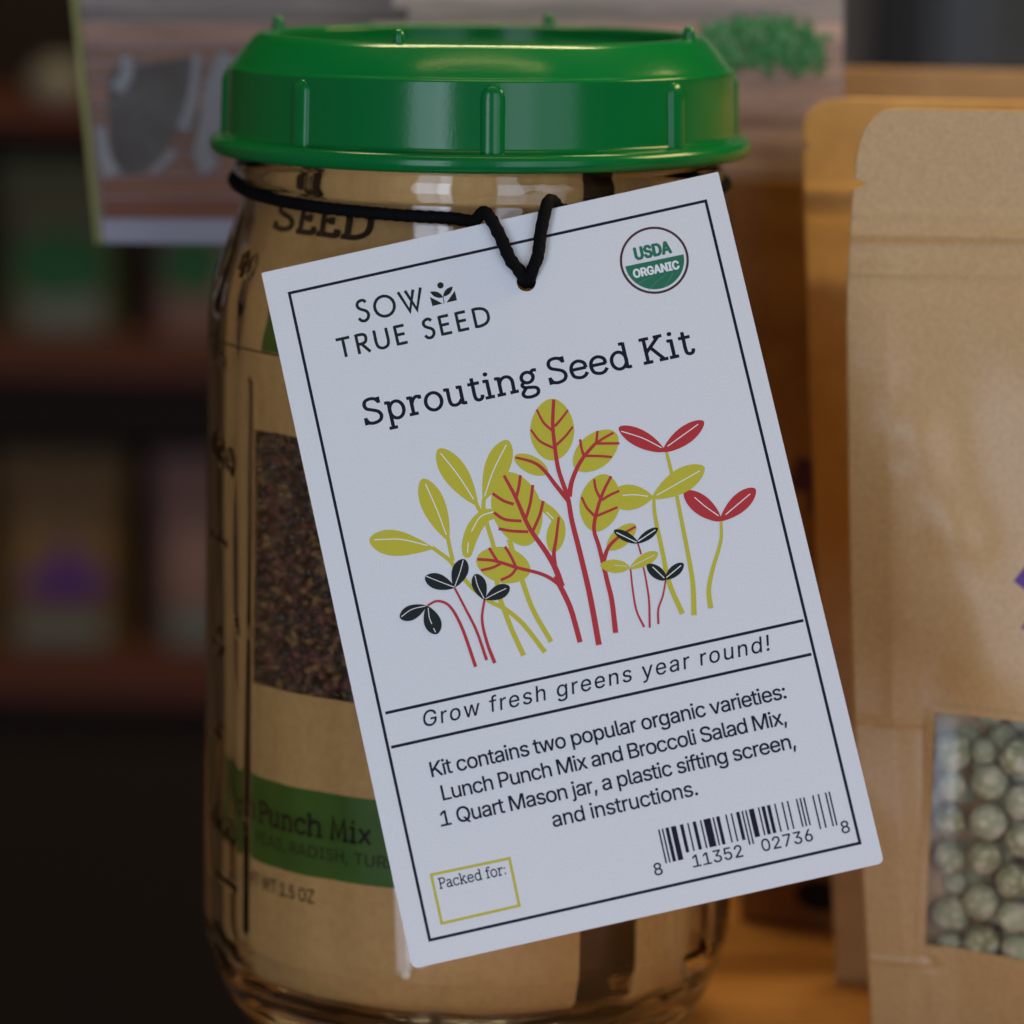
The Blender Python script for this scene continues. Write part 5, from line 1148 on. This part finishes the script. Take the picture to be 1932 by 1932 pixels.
flat_y('printed_curl', [pix(cr([(222, 125), (205, 160), (215, 300), (245, 330), (290, 310), (330, 250), (362, 150), (355, 110), (300, 118), (222, 125)], 5)[:-1])], greyp, .3, sign)
def rb(ps, w0, w1):
    V, Fc = ribbon(cr([sg(*p) for p in ps], 6), w0 / 9.8, w1 / 9.8); return V, Fc
def flat_rb(name, items, material, dep):
    bb = Bag()
    for k, (V, Fc) in enumerate(items): bb.add([(v[0], YS - dep - .02 * k, v[1]) for v in V], Fc)
    return bb.build(name, material, sign)
flat_rb('printed_curl', [rb([(372, 100), (368, 150), (360, 200), (345, 245)], 14, 24), rb([(330, 285), (310, 305), (285, 325)], 20, 12), rb([(238, 105), (240, 140), (220, 170)], 22, 28), rb([(430, 100), (405, 160), (395, 230), (385, 290), (400, 320)], 30, 40), rb([(190, 240), (200, 300), (215, 330)], 20, 34), rb([(430, 110), (424, 190), (418, 280)], 34, 40)], whitep, .6)
# greenery printed at the sign's far end: many small leaf shapes
gb = Bag()
gm = mat('printed_green', (0.045, 0.27, 0.07), rough=.7); gm2 = mat('printed_pale_green', (0.17, 0.42, 0.19), rough=.7)
for k in range(420):
    t = RNG.uniform(0, 1); cx_ = 1330 + 215 * t + RNG.normal() * 10; lo, hi = 60 + 30 * t, 118; top = 25 + 70 * abs(t - .45)
    cy_ = RNG.uniform(top, hi + 6)
    a = RNG.uniform(0, 2 * PI); L0 = RNG.uniform(14, 34)
    p0 = sg(cx_, cy_); p1 = sg(cx_ + L0 * math.cos(a), cy_ + L0 * math.sin(a))
    V, Fc = fan(leaf_poly(p0, p1, .8, .5)); gb.add([(v[0], YS - .5 - .003 * k, v[1]) for v in V], Fc, int(RNG.uniform() < .35))
gb.build('printed_foliage', [gm, gm2], sign)

# ------------------------------------------------------------------ bookcase of seed packets, far behind
YK = 820
def bk(x, y, Y=YK): p = at(x, y, Y); return p[0], p[2]
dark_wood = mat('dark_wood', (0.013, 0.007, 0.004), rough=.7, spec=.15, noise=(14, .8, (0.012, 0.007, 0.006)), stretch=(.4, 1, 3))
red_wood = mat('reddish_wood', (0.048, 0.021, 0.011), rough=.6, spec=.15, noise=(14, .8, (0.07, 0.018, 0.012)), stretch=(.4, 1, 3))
case = tag(empty('bookcase'), 'dark reddish wooden bookcase holding seed packets, far behind the jar', 'bookcase')
xl = bk(-700, 900)[0]; xr = bk(1250, 900)[0]
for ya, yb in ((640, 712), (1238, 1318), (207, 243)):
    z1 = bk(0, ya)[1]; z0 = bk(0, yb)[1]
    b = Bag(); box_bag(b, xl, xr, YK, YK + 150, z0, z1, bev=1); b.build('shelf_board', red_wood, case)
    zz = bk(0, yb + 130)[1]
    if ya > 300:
        b = Bag(); box_bag(b, xl, xr, YK + 12, YK + 22, zz, z0, bev=1); b.build('apron', dark_wood, case)  # dark board standing in for the shade beneath the shelf
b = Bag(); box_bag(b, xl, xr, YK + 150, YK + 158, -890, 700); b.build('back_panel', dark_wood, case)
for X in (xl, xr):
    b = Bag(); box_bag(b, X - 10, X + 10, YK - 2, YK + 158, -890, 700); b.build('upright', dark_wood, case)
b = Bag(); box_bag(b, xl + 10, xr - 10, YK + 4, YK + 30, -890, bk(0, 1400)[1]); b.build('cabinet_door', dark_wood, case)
def shelf_item(name, x0, x1, y0, y1, base, prints, label, cat, Y=YK + 30, grp=None):
    """a flat bottomed packet with a pinched top; prints = [(poly in view px, material)]"""
    X0, Z1 = bk(x0, y0, Y); X1, Z0 = bk(x1, y1, Y)
    r = tag(empty(name), label, cat, grp)
    bb = Bag(); ys = [(Z0, 22), (Z0 + (Z1 - Z0) * .3, 24), (Z0 + (Z1 - Z0) * .75, 12), (Z0 + (Z1 - Z0) * .93, 3), (Z1, 1.5)]
    V = []
    for z, t in ys:
        V += [(X0, Y - 1, z), (X0 + (X1 - X0) * .15, Y - t / 2, z), (X0 + (X1 - X0) * .85, Y - t / 2, z), (X1, Y - 1, z), (X1, Y + 1, z), (X0 + (X1 - X0) * .85, Y + t / 2, z), (X0 + (X1 - X0) * .15, Y + t / 2, z), (X0, Y + 1, z)]
    Fs = grid_faces(8, len(ys), wrap=True) + [tuple(range(8))[::-1], tuple(range(32, 40))]
    bb.add(V, Fs); bb.build('packet', base, r)
    for nm, poly, mm in prints:
        b2 = Bag(); pts = [bk(px_, py_, Y - 13) for px_, py_ in poly]
        b2.add([(p[0], Y - 12.6, p[1]) for p in pts] + [(p[0], Y - 12.2, p[1]) for p in pts], [tuple(range(len(pts)))] + [(i, (i + 1) % len(pts), (i + 1) % len(pts) + len(pts), i + len(pts)) for i in range(len(pts))])
        b2.build(nm, mm, r)
    return r
shaded_kraft = mat('dim_kraft', (0.095, 0.054, 0.022), rough=.6, spec=.2, noise=(30, .6, (0.085, 0.05, 0.022)))  # packet colours from here on are darkened to carry the shelf's shade
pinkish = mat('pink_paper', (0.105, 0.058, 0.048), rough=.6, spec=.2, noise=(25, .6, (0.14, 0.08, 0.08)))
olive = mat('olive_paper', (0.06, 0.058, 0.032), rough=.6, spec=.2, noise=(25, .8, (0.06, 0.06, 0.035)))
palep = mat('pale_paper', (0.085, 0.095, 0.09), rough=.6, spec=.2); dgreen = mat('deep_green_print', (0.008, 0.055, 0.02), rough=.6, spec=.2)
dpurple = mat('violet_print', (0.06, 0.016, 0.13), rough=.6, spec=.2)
oval = lambda cx, cy, rx, ry, n=20: [(cx + rx * math.cos(2 * PI * i / n), cy - ry * math.sin(2 * PI * i / n)) for i in range(n)]
shelf_item('shelf_packet', -8, 240, 845, 1240, shaded_kraft, [('printed_star', [(125, 1015), (150, 1065), (205, 1085), (180, 1130), (65, 1130), (40, 1090), (95, 1070)], dpurple), ('printed_label', [(30, 1165), (200, 1165), (200, 1215), (30, 1215)], palep)],
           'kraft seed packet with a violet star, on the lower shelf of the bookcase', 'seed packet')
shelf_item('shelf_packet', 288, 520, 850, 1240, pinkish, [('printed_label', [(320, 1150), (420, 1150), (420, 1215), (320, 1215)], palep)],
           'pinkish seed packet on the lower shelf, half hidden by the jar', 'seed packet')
shelf_item('shelf_packet', -300, -25, 850, 1240, shaded_kraft, [], 'plain kraft seed packet on the lower shelf beyond the picture edge', 'seed packet')
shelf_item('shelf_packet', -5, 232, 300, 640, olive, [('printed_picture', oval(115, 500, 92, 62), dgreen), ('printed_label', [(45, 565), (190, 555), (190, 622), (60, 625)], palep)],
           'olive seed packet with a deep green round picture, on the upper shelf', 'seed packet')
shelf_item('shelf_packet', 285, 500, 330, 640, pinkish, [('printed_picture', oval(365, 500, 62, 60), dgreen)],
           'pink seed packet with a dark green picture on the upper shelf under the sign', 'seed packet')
# pale pot on the top board
X_, Z_ = bk(112, 209, YK + 40)
V, Fc = lathe([(.1, 0), (7, 0), (11, 3), (13, 9), (11, 15), (8, 18), (8.5, 19.5), (7.4, 19.5), (7, 18), (9, 14), (10.5, 9), (9, 4), (.1, 2)], 24)
pot = tag(link('small_pot', mesh_np('small_pot', V, Fc), mat('pale_glaze', (.14, .13, .11), rough=.5), None, True), 'small pale round pot on the top board, just outside the sign edge', 'pot')
pot.location = (X_ * MM, (YK + 40) * MM, (Z_ + .2) * MM)
# ------------------------------------------------------------------ things far beyond the sign
YF = 1250
def bf(x, y, Y=YF): p = at(x, y, Y); return p[0], p[2]
cab = tag(empty('dark_cabinet'), 'tall near-black cabinet far behind the cardboard carton', 'cabinet')
x0, _ = bf(1640, 100); x1, _ = bf(1765, 100)
b = Bag(); box_bag(b, x0, x1, YF, YF + 240, -890, 1500, bev=4); b.build('carcass', mat('black_cabinet', (0.006, 0.006, 0.010), rough=.5), cab)
x0, _ = bf(1560, 100, YF + 30); x1, _ = bf(1632, 100, YF + 30)
gp = tag(empty('grey_panel'), 'pale grey panel leaning beside the tall dark cabinet', 'panel')
b = Bag(); b.add(*prism([(x0 - 30, -890), (x1 - 10, -890), (x1 + 8, 1500), (x0 + 4, 1500)], YF + 20, YF + 40)); b.build('panel_face', mat('grey_panel_paint', (0.17, 0.17, 0.19), rough=.6), gp)
x0, _ = bf(1745, 100, 1800)
bpn = tag(empty('wall_panel'), 'blue-grey wall panel seen beyond the tall dark cabinet', 'panel')
b = Bag(); box_bag(b, x0, x0 + 900, 1860, 1880, -880, 1800, bev=3); b.build('panel_face', mat('blue_grey_paint', (0.24, 0.28, 0.36), rough=.8, noise=(6, .5, (0.19, 0.22, 0.29))), bpn)
for xa in (1790, 1862):
    x0, _ = bf(xa, 50); pl = tag(empty('metal_upright'), 'thin %s grey metal upright in front of the blue-grey wall' % ('shorter' if xa > 1800 else 'taller'), 'upright', 'metal uprights by the far wall')
    b = Bag(); box_bag(b, x0, x0 + (14 if xa < 1800 else 9), YF + 100, YF + 114, -890, 1500 if xa < 1800 else 1350, bev=1); b.build('post', mat('grey_metal', (0.10, 0.11, 0.13), rough=.4, metal=.5), pl)
